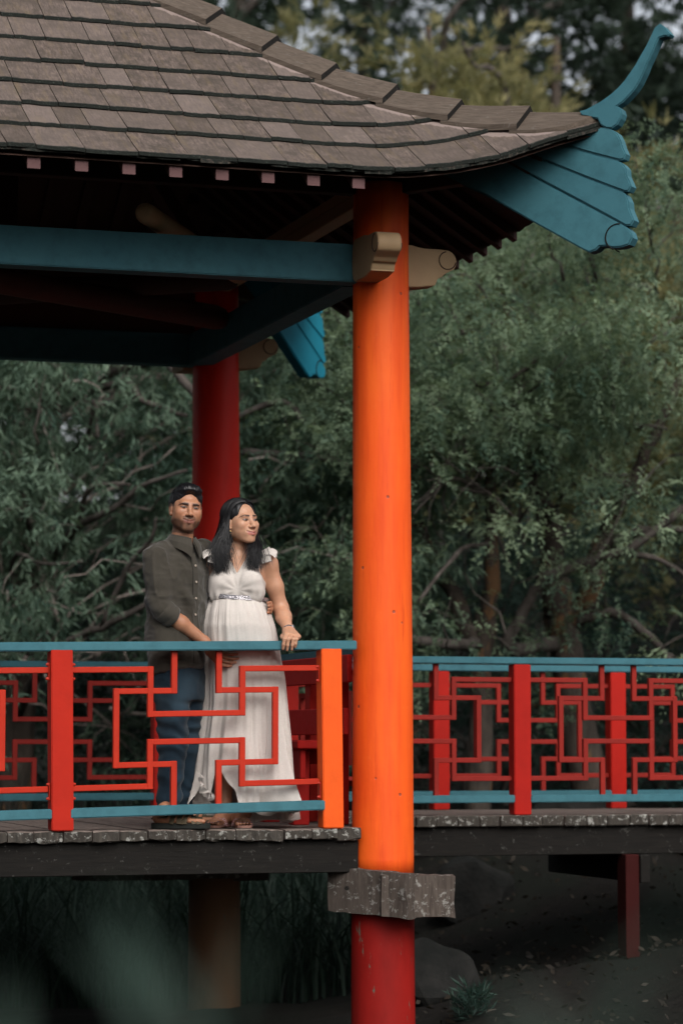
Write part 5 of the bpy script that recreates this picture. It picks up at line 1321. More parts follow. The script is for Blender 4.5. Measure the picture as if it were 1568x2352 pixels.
# hair: short, brushed up, faded at the sides
S = SDF(); E = lambda c, r: ell(HM.w(c), np.array(r)*HM.s*HM.ax, HM.R)
S.add(E((0, 0.022, 0.046), (0.0805, 0.102, 0.092))); S.add(E((0.0, -0.030, 0.100), (0.062, 0.058, 0.034)), 0.02); S.add(E((0, 0.05, 0.02), (0.079, 0.080, 0.098)), 0.02)
S.add(E((0, -0.110, -0.010), (0.078, 0.076, 0.108)), 0.012, 's'); S.add(E((0, -0.02, -0.115), (0.14, 0.16, 0.085)), 0.008, 's')
for sg in (-1, 1): S.add(E((sg*0.088, 0.008, -0.022), (0.034, 0.028, 0.042)), 0.006, 's'); S.add(E((sg*0.085, -0.066, -0.004), (0.05, 0.046, 0.06)), 0.008, 's')
vs, fs = nets(S, hc_ + [-0.125, -0.15, -0.12], hc_ + [0.125, 0.15, 0.165], 0.0028); vs = relax(vs, fs, 1, 0.4); nn_ = vnormals(vs, fs); pl_ = HM.loc(vs)
top = np.clip((pl_[:, 2] - 0.03)/0.05, 0, 1)
vs = vs + nn_*((0.004*(noise3(pl_*[1.6, 0.35, 0.6], 70, 4) - 0.5) + 0.004*(noise3(pl_*[2.2, 0.4, 0.7], 170, 5) - 0.5))*(0.35 + top))[:, None] + np.outer(0.006*top*noise3(pl_*[1, 0.6, 1], 30, 6), [0, 0, 1])
mesh_obj('hair', vs, fs, M['hair'], man, smooth=True, attrs={'tone': np.clip(0.25 + 0.9*(noise3(pl_*[2, 0.6, 1], 90, 7) - 0.4), 0, 1)})
# shirt
S = SDF(); S.add(etube(tz, tcx, tcy, np.array(ta_) + 0.004, np.array(tb_) + 0.006, YAW_M, zlo=0.812), 0.0)
S.add(rc(shR, elR + (elR - shR)*0.02, 0.063, 0.056), 0.03); S.add(rc(elR, elR + (wrR-elR)*0.12, 0.058, 0.053), 0.015)
S.add(rc(shL, elL, 0.066, 0.055), 0.03); S.add(rc(elL, elL + (wrL - elL)*0.25, 0.055, 0.05), 0.02)
S.add(rc(at(362, 1276, MY - 0.10), at(412, 1246, MY + 0.0), 0.052, 0.048), 0.04); S.add(rc(at(458, 1276, MY + 0.18), at(424, 1246, MY), 0.048, 0.048), 0.04)
S.add(ell(at(421, 1236, MY - 0.02), (0.062, 0.064, 0.05)), 0.010, 's')
def fold_shirt(p):
    q = p.copy(); w = noise3(p, 7, 1)*1.2
    f1 = np.sin((q[:, 2]*38 + q[:, 0]*26 + 5*w)); f2 = np.sin(q[:, 0]*60 + q[:, 2]*14 + 7*w + 2*q[:, 1])
    hem = np.clip((0.90 - q[:, 2])/0.08, 0, 1); arm = np.exp(-((q[:, 2] - 1.16)/0.09)**2)
    rd = lambda s_, sc_, st: 1 - np.abs(2*noise3(p*st, sc_, s_) - 1)
    return 0.006*f1*noise3(p, 9, 2)*(0.5 + 1.6*arm) + 0.005*f2*noise3(p, 6, 3)*(0.6 + 0.9*hem) + 0.012*(noise3(p, 11, 4) - 0.5) + 0.009*(rd(9, 16, [1, 1, 0.5])**3 - 0.3) + 0.004*(rd(19, 40, [0.6, 0.6, 1])**2 - 0.3)
vs, fs = cloth_mesh(S, np.array([-1.13, MY - 0.30, 0.78]), np.array([-0.42, MY + 0.40, 1.56]), 0.0068, fold_shirt, 1)
vs[:, 2] += np.clip((0.86 - vs[:, 2])/0.05, 0, 1)*(0.022*np.sin((vs[:, 0] + 0.9)*9) + 0.012*(noise3(vs, 14, 6) - 0.5))
shirt = mesh_obj('shirt', vs, fs, M['shirt'], man, smooth=True)
# rolled cuff: two turns of cloth round the forearm
ax_ = (wrR - elR)/np.linalg.norm(wrR - elR); e1 = np.cross(ax_, [0, 0, 1]); e1 /= np.linalg.norm(e1); e2 = np.cross(ax_, e1); cv, cf = [], []
prof = [(0.010, 0.054), (0.016, 0.0615), (0.028, 0.0635), (0.050, 0.0625), (0.060, 0.0600), (0.064, 0.0585), (0.070, 0.0600), (0.088, 0.0590), (0.096, 0.0555), (0.092, 0.049), (0.05, 0.046)]
for i, (t, r_) in enumerate(prof):
    for k in range(32):
        a = 2*math.pi*k/32; rr = r_*(1 + 0.03*math.sin(3*a + i*0.4) + 0.02*math.sin(5*a + 1)); tt_ = t + 0.006*math.sin(2*a + 1) - 0.012
        cv.append(elR + ax_*tt_ + (e1*math.cos(a) + e2*math.sin(a))*rr)
for i in range(len(prof)-1):
    for k in range(32): cf.append((i*32+k, i*32+(k+1) % 32, i*32+32+(k+1) % 32, i*32+32+k))
mesh_obj('cuff', cv, cf, M['shirt'], shirt, smooth=True)
# collar leaves, stand, placket and buttons
fr = np.array([math.sin(YAW_M), -math.cos(YAW_M), 0]); rt = np.array([-math.cos(YAW_M), -math.sin(YAW_M), 0])
nc = at(420, 1240, MY - 0.005); Zv = np.array([0, 0, 1.0])
def collar_side(sg):
    rows_ = []
    for t in np.linspace(0, 1, 15):
        a = math.radians(180*(1 - t) + 4*t)             # from the nape round to the front
        dirv = fr*math.cos(a) + rt*sg*math.sin(a)
        base_ = nc + dirv*(0.068 + 0.004*t) + Zv*(0.012 - 0.030*t**1.5)
        drop = 0.030 + 0.052*t**3
        out = base_ + dirv*(0.017 + 0.010*t) + rt*sg*0.022*t**4 + Zv*(-drop)
        topv = base_ + Zv*0.024 - dirv*0.003
        rows_.append([base_, topv, (topv + out)/2 + dirv*0.010, out, out - dirv*0.004 + Zv*0.002, base_ + dirv*0.002])
    vs = [Vector(p) for r_ in rows_ for p in r_]; m = 6; fs = [(i*m+k, i*m+(k+1) % m, i*m+m+(k+1) % m, i*m+m+k) for i in range(len(rows_)-1) for k in range(m)]
    fs += [tuple(range(m)), tuple(range(len(vs)-1, len(vs)-m-1, -1))]
    mesh_obj('collar', vs, fs, M['shirt'], shirt, smooth=False)
collar_side(1); collar_side(-1)
def shirt_front(z, off=0.0, lat=0.0):
    A = np.interp(z, tz, ta_) + 0.004; B = np.interp(z, tz, tb_) + 0.006
    return np.array([np.interp(z, tz, tcx), np.interp(z, tz, tcy), z]) + fr*(B*math.sqrt(max(0, 1 - (lat/A)**2)) + 0.010 + off) + rt*lat
ribbon([shirt_front(z, -0.002, -0.004) for z in np.linspace(1.425, 0.85, 12)], tuple(fr), 0.032, 0.007, M['shirt'], shirt, 'placket', 2)
for z in (1.452, 1.36, 1.275, 1.19, 1.105, 1.02):
    c_ = shirt_front(min(z, 1.42), 0.004, -0.004) + Zv*(max(0, z - 1.42)) - fr*(0.03 if z > 1.42 else 0); tv, tf = tube_arrays([Vector(c_), Vector(c_ + fr*0.004)], [0.0065, 0.0055], 10); mesh_obj('button', tv, tf, M['button'], shirt)
# jeans
S = SDF(); S.add(etube([0.66, 0.74, 0.84, 0.92], [tcx[0] + 0.006]*4, [MY + 0.035]*4, [0.150, 0.160, 0.160, 0.155], [0.125, 0.125, 0.122, 0.118], YAW_M), 0.0)
for h_, k_, a_ in ((hipR, knR, anR), (hipL, knL, anL)):
    S.add(rc(h_, k_, 0.098, 0.074), 0.03); S.add(rc(k_, a_ + [0, 0, -0.015], 0.074, 0.058), 0.03)
S.ops.append(((lambda p: p[..., 2] - 0.075, np.array([-2, 10, -1.0]), np.array([0, 20, 0.2])), 0.004, 's'))
def fold_jean(p):
    w = noise3(p, 8, 11); kz = np.exp(-((p[:, 2] - 0.48)/0.11)**2); az = np.exp(-((p[:, 2] - 0.17)/0.09)**2)
    return (0.010*np.sin(p[:, 2]*85 + 9*w + p[:, 0]*20)*noise3(p, 10, 12))*(0.25 + kz + 1.1*az) + 0.008*(noise3(p, 12, 13) - 0.5) + 0.004*(noise3(p, 40, 15) - 0.5)
vs, fs = cloth_mesh(S, np.array([-1.08, MY - 0.24, 0.06]), np.array([-0.55, MY + 0.26, 0.93]), 0.0075, fold_jean, 1)
hw = np.exp(-((vs[:, 2] - 0.62)/0.16)**2)*np.clip(noise3(vs, 9, 14)*1.6 - 0.55, 0, 1)*0.8
jeans = mesh_obj('jeans', vs, fs, M['denim'], man, smooth=True, attrs={'fade': np.clip(hw + 0.25*np.clip(noise3(vs, 30, 16) - 0.6, 0, 1), 0, 1)})
pk = [at(x_, y_, MY - 0.125) for x_, y_ in ((371, 1533), (372, 1560), (360, 1580))]
# sandals
def sandal(heel, fd, sd_, mir=1):
    heel = Vector(heel); fd = Vector(fd); sd_ = Vector(sd_); out = []
    for t, w_ in ((-0.035, 0.018), (-0.028, 0.030), (0.0, 0.038), (0.06, 0.038), (0.12, 0.040), (0.18, 0.047), (0.225, 0.046), (0.255, 0.036), (0.268, 0.018)): out.append((t, w_))
    ring = [heel + fd*t + sd_*w_ for t, w_ in out] + [heel + fd*t - sd_*w_ for t, w_ in reversed(out)]
    k = len(ring); vs = [p + Z*0.001 for p in ring] + [p + Z*0.030 + (p - heel)*0.012 for p in ring]
    fs = [tuple(range(k)), tuple(range(2*k-1, k-1, -1))] + [(i, (i+1) % k, k+(i+1) % k, k+i) for i in range(k)]
    s_ = mesh_obj('sandal', vs, fs, M['rubber'], man, bevel=0.003, seg=2)
    c_ = lambda t, a, h: heel + fd*t + sd_*(math.cos(a)*0.046) + Z*(0.030 + math.sin(a)*h)
    for (t0, t1, h, w_) in ((0.075, 0.120, 0.066, 0.026), (0.115, 0.135, 0.056, 0.026), (0.145, 0.160, 0.049, 0.024), (0.195, 0.175, 0.040, 0.022), (0.225, 0.205, 0.034, 0.030), (0.13, 0.195, 0.046, 0.018)):
        pts = [heel + fd*(t0 + (t1-t0)*q) - sd_*0.047*math.cos(math.pi*q) + Z*(0.026 + math.sin(math.pi*q)*h) for q in np.linspace(0, 1, 9)]
        ctr = heel + fd*((t0+t1)/2) + Z*0.02
        ribbon(pts, lambda p, c0=ctr: (p - c0), w_, 0.005, M['leather'], s_, 'strap', 2)
    pts = [heel + fd*(-0.002 + 0.06*abs(q)**1.5 - 0.026*(1-q*q)) + sd_*0.043*q + Z*(0.060 + 0.004*abs(q)) for q in np.linspace(-1, 1, 9)]
    ribbon(pts, lambda p: (p - (heel + fd*0.03)), 0.030, 0.005, M['leather'], s_, 'strap', 2)
sandal(hlR, fdir, fside); sandal(hlL, fdir, fside)

# ------------------------------------------------------------------ the woman
WY = 14.70; KW = WY/FPX
wom = empty('person', ((550 - CX)*KW, WY - 0.02, 0), 'pregnant person in long cream dress with hand resting on the rail', 'person')
SK_W = (0.50, 0.275, 0.175)
HW = Head(at(554, 1199, WY - 0.02), math.radians(40), math.radians(-2), math.radians(-2), 0.94, False)
hw_ = HW.c
S = SDF(); HW.sdf(S)
S.add(rc(HW.w((0, 0.026, -0.075)), at(545, 1268, WY + 0.02), 0.044, 0.046), 0.018)
S.add(rc(at(545, 1262, WY + 0.02), at(541, 1300, WY + 0.02), 0.048, 0.075), 0.03)
wz = [1.17, 1.22, 1.28, 1.33, 1.37, 1.405, 1.425]
wcx = [at(541, 1370, WY)[0]]*4 + [at(543, 1300, WY)[0]]*3; wcy = [WY + 0.01, WY + 0.01, WY, WY + 0.005, WY + 0.015, WY + 0.02, WY + 0.02]
wa = [0.142, 0.145, 0.152, 0.155, 0.155, 0.135, 0.09]; wb = [0.112, 0.112, 0.110, 0.105, 0.098, 0.08, 0.06]
S.add(etube(wz, wcx, wcy, wa, wb, math.radians(6)), 0.03)
for x_, y_ in ((513, 1338), (573, 1338)): S.add(ell(at(x_, y_, WY - 0.085), (0.062, 0.058, 0.060)), 0.025)
S.add(etube([0.62, 0.8, 1.0, 1.18], [at(545, 1500, WY)[0]]*4, [WY + 0.03]*4, [0.15, 0.155, 0.15, 0.13], [0.11, 0.11, 0.11, 0.10], 0.0), 0.03)
wsR, weR = at(482, 1296, WY - 0.03), at(474, 1400, WY + 0.14)
S.add(rc(wsR, weR, 0.048, 0.038), 0.03)
wsL, weL, wwL = at(618, 1296, WY + 0.02), at(645, 1400, WY + 0.07), at(663, 1449, WY - 0.10)
S.add(rc(at(592, 1296, WY + 0.02), wsL, 0.042, 0.043), 0.03); S.add(rc(wsL, wsL + (weL-wsL)*0.5, 0.043, 0.0415), 0.03); S.add(rc(wsL + (weL-wsL)*0.5, weL, 0.0415, 0.0395), 0.03)
S.add(rc(weL, weL + (wwL-weL)*0.35, 0.0395, 0.0385), 0.03); S.add(rc(weL + (wwL-weL)*0.35, wwL, 0.0385, 0.0240), 0.03)
# left hand laid over the handrail: knuckles on top, fingers down the front
def railp(px_, z, d): 
    s_ = front_sz(px_, 1480, d)[0]; return np.array(P(s_, d, z))
RT = 0.972
kn_ = [(657, -0.115), (666, -0.118), (676, -0.116), (685, -0.108)]
for i, (x_, d_) in enumerate(kn_):
    kb = railp(x_, RT + 0.028 - 0.003*i, d_ + 0.004)
    S.add(rc(wwL + np.array([0.010*(i-1.5), 0, -0.002]), kb, 0.0200, 0.0145), 0.014)
    fx_ = x_ - 2 + (0.5*i if i < 3 else 0)
    ln = (0.046, 0.052, 0.050, 0.036)[i]
    p1 = railp(fx_ - 2, RT + 0.004, -0.158); p2 = railp(fx_ - 4, RT - ln*0.55, -0.156); p3 = railp(fx_ - 5, RT - ln, -0.149)
    finger(S, [kb, p1, p2, p3], 0.0112 - 0.0006*i, 0.0078 - 0.0003*i, 0.005)
finger(S, [wwL + np.array([-0.012, -0.005, -0.012]), railp(649, RT + 0.020, -0.075), railp(649, RT + 0.012, -0.115), railp(653, RT + 0.004, -0.142)], 0.0150, 0.0090)
# legs, feet
for sg, fx_ in ((-1, 512), (1, 556)):
    k_ = at(530 + sg*26, 1700, WY - 0.02); an_ = at(fx_ + 8, 1868, WY - 0.02)
    S.add(rc(at(545 + sg*30, 1520, WY + 0.02), k_, 0.085, 0.055), 0.03); S.add(rc(k_, k_ + (an_-k_)*0.35 + [0, 0.02, 0], 0.054, 0.050), 0.03); S.add(rc(k_ + (an_-k_)*0.35 + [0, 0.02, 0], an_, 0.050, 0.034), 0.03)
wfd = [(np.array([-0.30, -0.954, 0]), 506), (np.array([0.16, -0.987, 0]), 556)]
wheels = []; tips = []
for fd_, fx_ in wfd:
    fd_ = fd_/np.linalg.norm(fd_); h_ = np.array([at(fx_, 1890, WY)[0], WY - 0.22 + 0.235, 0]) - fd_*0.0 - np.array([fd_[0]*0.10, 0, 0]); wheels.append((h_, fd_)); sd2 = np.array([-fd_[1], fd_[0], 0])*(1 if fx_ > 530 else -1)
    tips.append(foot(S, h_, fd_, sd2, L=0.225, lift=0.014))
blk = [(hw_ + [-0.12, -0.14, -0.30], hw_ + [0.12, 0.14, 0.13], 0.0027), (np.minimum(wwL, railp(645, 0.9, -0.17)) + [-0.02, -0.03, -0.02], railp(697, 1.09, -0.02) + [0.0, 0.10, 0.0], 0.0034), (np.array([wheels[0][0][0] - 0.15, WY - 0.32, 0.0]), np.array([wheels[1][0][0] + 0.14, WY + 0.06, 0.105]), 0.0050)]
vs, fs = build_body(S, blk, (np.array([-0.80, WY - 0.34, 0.0]), np.array([-0.16, WY + 0.26, 1.76])), 0.012)
cw = HW.colour(vs, SK_W, look=(0.0035, 0.0), lip=(0.42, 0.135, 0.115)); far = vs[:, 2] < hw_[2] - 0.15; cw[far] = np.array(SK_W)*np.array([0.97, 0.95, 0.94])
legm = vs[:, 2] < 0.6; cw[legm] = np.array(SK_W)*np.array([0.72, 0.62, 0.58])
cw *= 0.94 + 0.12*noise3(vs, 80, 18)[:, None]
wbody = mesh_obj('body', vs, fs, M['skin'], wom, smooth=True, attrs={'col': cw})
for tl_ in tips:
    for i, t_ in enumerate(tl_):
        bm = bmesh.new(); bmesh.ops.create_icosphere(bm, subdivisions=1, radius=1); q = 0.006 if i == 0 else 0.004
        tv = [Vector((v_.co.x*q, v_.co.y*q, v_.co.z*0.0025)) + Vector(t_) for v_ in bm.verts]; tf = [tuple(v_.index for v_ in f_.verts) for f_ in bm.faces]; bm.free(); mesh_obj('toenail', tv, tf, M['nail'], wbody, smooth=True)
# slippers
for h_, fd_ in wheels:
    h = Vector(h_); f_ = Vector(fd_); sd_ = Vector((-fd_[1], fd_[0], 0)); prof_ = ((-0.022, 0.012), (-0.015, 0.026), (0.0, 0.033), (0.08, 0.034), (0.15, 0.044), (0.195, 0.045), (0.225, 0.036), (0.240, 0.016))
    ring = [h + f_*t + sd_*w_ for t, w_ in prof_] + [h + f_*t - sd_*w_ for t, w_ in reversed(prof_)]; k = len(ring)
    tv = [p + Z*0.0005 for p in ring] + [p + Z*0.014 for p in ring]; tf = [tuple(range(k)), tuple(range(2*k-1, k-1, -1))] + [(i, (i+1) % k, k+(i+1) % k, k+i) for i in range(k)]
    sl = mesh_obj('slipper', tv, tf, M['sole_tan'], wom, bevel=0.002)
    pts = [h + f_*(0.150 - 0.012*math.sin(math.pi*q)) - sd_*0.047*math.cos(math.pi*q) + Z*(0.010 + math.sin(math.pi*q)*0.046) for q in np.linspace(0, 1, 11)]
    ribbon(pts, lambda p, c0=h + f_*0.15 + Z*0.0: (p - c0) + f_*0.02, 0.042, 0.005, M['glitter'], sl, 'strap', 2)
# dress bodice
S = SDF(); S.add(etube(wz, wcx, wcy, np.array(wa) + 0.008, np.array(wb) + 0.010, math.radians(6), zlo=1.185), 0.0)
for x_, y_ in ((513, 1338), (573, 1338)): S.add(ell(at(x_, y_, WY - 0.088), (0.072, 0.066, 0.068)), 0.03)
S.add(rc(at(505, 1362, WY - 0.075), at(583, 1362, WY - 0.075), 0.062, 0.062), 0.025)
vx = at(546, 1322, WY)[0]; vz = at(546, 1318, WY - 0.1)[2]
S.ops.append(((lambda p: (vz + np.abs(p[..., 0] - vx)*1.9) - p[..., 2] + np.maximum(0, (p[..., 1] - (WY + 0.0)))*0.8, np.array([-0.8, WY - 0.3, vz - 0.02]), np.array([-0.2, WY + 0.3, 1.6])), 0.004, 's'))
for x_, sg in ((480, -1), (617, 1)): S.ops.append((ell(at(x_, 1312, WY + 0.02), (0.062, 0.10, 0.058)), 0.012, 's'))
def fold_bod(p):
    gx_ = p[:, 0] - at(548, 1358, WY)[0]; gz_ = p[:, 2] - at(548, 1356, WY - 0.1)[2]; an = np.arctan2(gz_, gx_); rr = np.hypot(gx_, gz_)
    return 0.0020*np.sin(an*11 + 3*noise3(p, 10, 2))*np.exp(-((rr - 0.07)/0.06)**2)*(p[:, 1] < WY) + 0.006*(noise3(p, 16, 3) - 0.5) + 0.0035*np.sin(p[:, 0]*150 + 6*noise3(p, 9, 5))*np.exp(-((p[:, 2] - 1.20)/0.03)**2)
vs, fs = cloth_mesh(S, np.array([-0.80, WY - 0.25, 1.15]), np.array([-0.26, WY + 0.20, 1.46]), 0.0055, fold_bod, 1)
dress = mesh_obj('dress', vs, fs, M['dress'], wom, smooth=True)
# wrap edge of the crossed neckline and shoulder straps
# skirt: measured outline left/right per height, belly forward, pleats that deepen toward the hem
yk = [1366, 1385, 1410, 1440, 1475, 1540, 1624, 1702, 1780, 1843, 1880]
xl = [481, 475, 467, 462, 462, 460, 453, 438, 426, 418, 414]; xr = [603, 611, 622, 632, 639, 650, 659, 668, 677, 685, 690]
fr_ = [0.122, 0.158, 0.194, 0.216, 0.208, 0.168, 0.156, 0.165, 0.178, 0.19, 0.195]; bk_ = [0.115, 0.12, 0.125, 0.135, 0.145, 0.15, 0.16, 0.175, 0.20, 0.22, 0.23]
zk = [HC + (HOR - y_)*KW for y_ in yk]; xlw = [(x_ - CX)*KW for x_ in xl]; xrw = [(x_ - CX)*KW for x_ in xr]
zk_, xl_, xr_, f_k, b_k = [np.array(q)[::-1] for q in (zk, xlw, xrw, fr_, bk_)]
NPH, NZ = 300, 84; rs_ = np.random.default_rng(4); ph = np.linspace(0, 2*np.pi, NPH, endpoint=False)
phw = ph + 0.10*np.sin(3*ph + 1) + 0.06*np.sin(7*ph + 2)
ztop = zk[0] - 0.004
def hem(pxc, front):
    """hem height: swept up into an open slit over the front shin"""
    base_ = np.interp(pxc, [414, 440, 455, 470, 484, 492, 500, 512, 530, 545, 556, 580, 640, 690], [0.125, 0.10, 0.245, 0.17, 0.135, 0.275, 0.300, 0.285, 0.235, 0.195, 0.105, 0.085, 0.075, 0.085])
    return np.where(front, base_, 0.03 + 0.0*pxc)
vv = np.zeros((NZ, NPH, 3)); cs_, sn_ = np.cos(ph), np.sin(ph)      # ph = -pi/2 faces the camera
xc0 = 0.5*(np.interp(0.1, zk_, xl_) + np.interp(0.1, zk_, xr_)); hw0 = 0.5*(np.interp(0.1, zk_, xr_) - np.interp(0.1, zk_, xl_))
pxc = CX + (xc0 + hw0*cs_)/KW; zh = hem(pxc, sn_ < 0.05); zh = zh + 0.010*np.sin(9*ph) + 0.006*np.sin(23*ph + 1)
for i in range(NZ):
    t = i/(NZ-1); z = ztop + (zh - ztop)*t
    L_, R_ = np.interp(z, zk_, xl_), np.interp(z, zk_, xr_); f0 = np.interp(z, zk_, f_k); b0_ = np.interp(z, zk_, b_k)
    cxx = 0.5*(L_ + R_); aa = 0.5*(R_ - L_); bb = np.where(sn_ < 0, f0, b0_)
    amp = 0.003 + 0.030*np.clip((1.02 - z)/0.95, 0, 1)**1.3
    q_ = np.stack([cs_*1.0, sn_*1.0, np.full(NPH, z*0.22)], 1); rip = 3.2*(noise3(q_, 3.6, 21) - 0.5) + 2.2*(noise3(q_, 7.5, 22) - 0.5) + 0.8*(noise3(q_, 15, 23) - 0.5) if True else (np.sin(17*phw + 0.5*np.sin(z*3)) + 0.6*np.sin(29*phw + 1.3 + 0.4*z) + 0.5*np.sin(9*phw + 2 + z))/2.1
    rip = np.sign(rip)*np.abs(rip)**1.25
    gat = (0.007*(noise3(q_, 19, 24) - 0.5) + 0.004*(noise3(q_, 34, 25) - 0.5))*np.clip((z - 0.90)/0.25, 0, 1)
    rad = 1 + (amp*rip + gat)/0.17 - amp*0.35/0.17
    vv[i, :, 0] = cxx + aa*cs_*np.where(np.abs(cs_) > 0.9, np.minimum(rad, 1.03), rad); vv[i, :, 1] = WY + 0.0 + bb*sn_*rad; vv[i, :, 2] = z
ii = np.arange(NZ*NPH).reshape(NZ, NPH); qf = np.stack([ii[:-1], np.roll(ii[:-1], -1, 1), np.roll(ii[1:], -1, 1), ii[1:]], -1).reshape(-1, 4)
sv = vv.reshape(-1, 3); sv = sv + vnormals(sv, qf)*(0.004*(noise3(sv*[1, 1, 0.35], 26, 31) - 0.5))[:, None]
mesh_obj('skirt', sv, qf, M['dress'], dress, smooth=True)
# underskirt panel hanging behind the slit at the left, with a cascading frill edge
fv = []; NF = 26
for i in range(NF):
    t = i/(NF-1); x_ = 452 + 30*t + 7*math.sin(t*9); y_ = 1768 + 62*t
    for j in range(5):
        w_ = j/4; p = at(x_ + 10*w_*math.sin(t*16 + 0.7), y_ + 9*w_ + 5*w_*math.sin(t*22), WY - 0.185 + 0.016*math.sin(t*18 + 2*w_)); fv.append(p)
ff_ = [(i*5+j, i*5+j+1, i*5+j+6, i*5+j+5) for i in range(NF-1) for j in range(4)]
mesh_obj('frill', fv, ff_, M['dress'], dress, smooth=True)
# jewelled belt
bp = []
for k in range(61):
    a = -math.pi*1.02 + math.pi*1.04*k/60
    bp.append(Vector((wcx[0] + (wa[0] + 0.030)*math.cos(a), wcy[0] + (wb[0] + 0.046)*math.sin(a), 1.196 + 0.012*math.cos(a*2)*0.6 + 0.016*(math.sin(a) < -0.3)*(-math.sin(a) - 0.3) - 0.012*math.cos(a))))
ribbon(bp, lambda p: (p - Vector((wcx[0], wcy[0], p.z))), 0.021, 0.006, M['silver'], dress, 'belt', 1)
# flutter sleeves
for sg, (x_, y_), dep in ((-1, (484, 1282), WY - 0.075), (1, (619, 1280), WY + 0.0)):
    fv = []; NA_ = 34; c0 = at(x_, y_, dep)
    for i in range(NA_):
        a = math.radians(-75 + 165*i/(NA_-1)); rr = 0.058
        b = c0 + np.array([-sg*0.020 + sg*0.012*math.cos(a), -math.cos(a + math.pi/2 - 0.25)*0 + rr*math.sin(a)*1.0, rr*math.cos(a)*0.80 - 0.004])
        for j in range(6):
            w_ = j/5; rip = math.sin(i*1.15)*0.010*w_
            fv.append(b + np.array([sg*(0.050*w_), 0.012*w_*math.sin(a) + rip*0.5, 0.012*w_*(1-w_)*2 + rip - 0.018*w_*w_]))
    ff_ = [(i*6+j, i*6+j+1, i*6+j+7, i*6+j+6) for i in range(NA_-1) for j in range(5)]
    mesh_obj('sleeve_frill', fv, ff_, M['dress'], dress, smooth=True)
    # strap from frill to the neckline
    ribbon([c0 + np.array([-sg*0.012, -0.055, -0.03]), c0 + np.array([-sg*0.020, -0.03, 0.030]), c0 + np.array([-sg*0.022, 0.02, 0.040]), c0 + np.array([-sg*0.012, 0.07, 0.0])], lambda p, c1=Vector(c0): (p - c1), 0.052, 0.006, M['dress'], dress, 'shoulder_strap', 4)
# hair: cap plus falling strands, parted in the middle
S = SDF(); E = lambda c, r: ell(HW.w(c), np.array(r)*HW.s*HW.ax, HW.R)
S.add(E((0, 0.024, 0.042), (0.083, 0.102, 0.093))); S.add(E((0, 0.06, -0.03), (0.080, 0.060, 0.10)), 0.03); S.add(E((0, 0.075, -0.12), (0.085, 0.045, 0.10)), 0.03)
for (q0, q1, r0_, r1_) in ((HW.w((-0.088, 0.035, -0.02)), at(505, 1262, WY - 0.06), 0.024, 0.034), (at(505, 1262, WY - 0.06), at(503, 1316, WY - 0.105), 0.034, 0.018), (HW.w((0.086, 0.04, -0.03)), at(588, 1258, WY - 0.06), 0.022, 0.028), (at(588, 1258, WY - 0.06), at(588, 1300, WY - 0.10), 0.028, 0.014)): S.add(rc(q0, q1, r0_, r1_), 0.03)
S.add(E((0, -0.105, -0.030), (0.072, 0.086, 0.172)), 0.008, 's')
for sg in (-1, 1): S.add(E((sg*0.10, -0.075, -0.06), (0.06, 0.06, 0.08)), 0.01, 's')
vs, fs = nets(S, hw_ + [-0.17, -0.16, -0.33], hw_ + [0.15, 0.16, 0.15], 0.0046); pl_ = HW.loc(vs); vs = vs + vnormals(vs, fs)*(0.004*(noise3(pl_*[1.6, 1.6, 0.25], 70, 4) - 0.5))[:, None]
hair = mesh_obj('hair', vs, fs, M['hair'], wom, smooth=True, attrs={'tone': np.clip(1.2*(noise3(pl_*[2, 2, 0.3], 60, 7) - 0.35), 0, 1)})
rh = np.random.default_rng(77); parts_v, parts_f, tone = [], [], []; off = 0
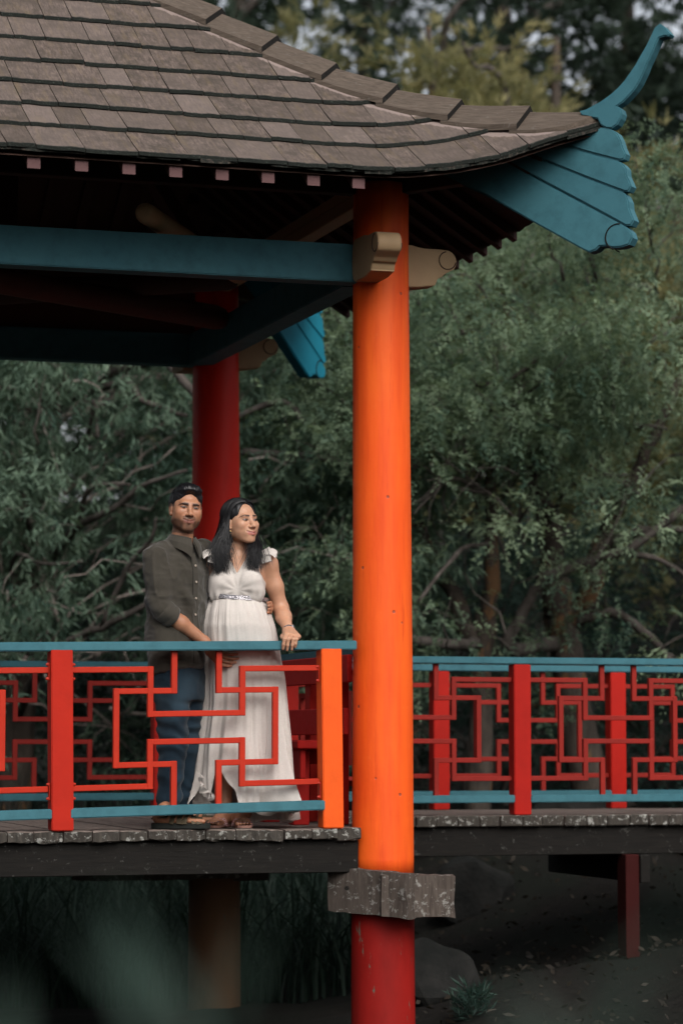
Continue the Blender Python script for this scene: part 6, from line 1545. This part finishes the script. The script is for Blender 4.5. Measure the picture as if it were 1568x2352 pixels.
for k in range(950):
    side = -1 if rh.random() < 0.58 else 1; y0 = rh.uniform(-0.062, 0.095); lay = rh.random()
    path = []
    for t in np.linspace(0, 1, 8):
        a = t*math.radians(98); rx_, rz_ = 0.0835 + 0.006*lay, 0.0945 + 0.004*lay
        yb = y0*(1 - t) + t*(0.004 + 0.85*max(y0, -0.02) + 0.012*lay) if y0 < 0.02 else y0
        sc = math.sqrt(max(0.05, 1 - ((yb - 0.024)/0.112)**2)); path.append(HW.w((side*rx_*math.sin(a)*sc + side*0.003, yb, 0.042 + rz_*math.cos(a)*sc)))
    st = path[-1]; front = (y0 < 0.045)
    if side < 0: tx, zend = rh.normal(508, 15) if front else rh.normal(505, 16), rh.uniform(1.305, 1.40)
    else: tx, zend = rh.normal(587, 11) if front else rh.normal(590, 13), rh.uniform(1.325, 1.41)
    fy = (WY - 0.125 - 0.020*lay) if front else (WY + 0.13)
    if side > 0 and front: fy = WY - 0.120
    end = np.array([(tx - CX)*KW, fy, zend]); wv = rh.uniform(0, 6.28); wa_ = rh.uniform(0.004, 0.012)
    for t in np.linspace(0.1, 1, 11):
        e = t*t*(3 - 2*t); p = st*(1 - t) + end*t; p[0] = st[0]*(1 - e) + end[0]*e; p[1] = st[1]*(1 - e) + end[1]*e
        bow = math.sin(math.pi*t); p[0] += -0.010*bow*(1 if side < 0 else -0.6)
        p += np.array([wa_*math.sin(wv + 7*t), 0.5*wa_*math.cos(wv + 6*t), 0])*t
        if t > 0.85: p[0] += side*0.010*math.sin(wv)*(t - 0.85)/0.15
        path.append(p)
    r_ = rh.uniform(0.0010, 0.0021); m = len(path); tv, tf = tube_arrays(path, [r_*(0.7 if i < 2 else 1)*(1 if i < m-4 else (m - i)/4.5) for i in range(m)], 4, caps=False)
    parts_v += tv; parts_f += [tuple(q + off for q in f_) for f_ in tf]; off += len(tv); tone += [float(np.clip(rh.beta(1.5, 3.5), 0, 1))]*len(tv)
tag(mesh_obj('hair_strands', parts_v, parts_f, M['hair'], hair, smooth=True, attrs={'tone': tone}), kind='stuff')
# earring and watch
ec = HW.w((-0.076, 0.0, -0.052)); tv, tf = tube_arrays([Vector(ec + np.array([0.004*math.cos(a), 0.004*math.sin(a)*0.5, 0.009*math.sin(a) - 0.006])) for a in np.linspace(0, 6.0, 16)], [0.0018]*16, 6); mesh_obj('earring', tv, tf, M['gold'], wom, smooth=True)
wdir = (wwL - weL)/np.linalg.norm(wwL - weL); wc = wwL - wdir*0.012; e1 = np.cross(wdir, [0, 0, 1]); e1 /= np.linalg.norm(e1); e2 = np.cross(wdir, e1)
pts = [Vector(wc + (e1*math.cos(a)*0.0275 + e2*math.sin(a)*0.0265)) for a in np.linspace(0, 2*math.pi, 25)]
wt = ribbon(pts, lambda p: (p - Vector(wc)), 0.010, 0.004, M['silver'], wom, 'watch', 1)
cd_ = -e2*0.4 + e1*0.6 if (e1[0] > 0) else -e2*0.4 - e1*0.6; cd_ /= np.linalg.norm(cd_); fc = wc + cd_*0.0285
tv, tf = tube_arrays([Vector(fc), Vector(fc + cd_*0.006)], [0.0135, 0.0125], 16); mesh_obj('watch_face', tv, tf, M['silver'], wt)
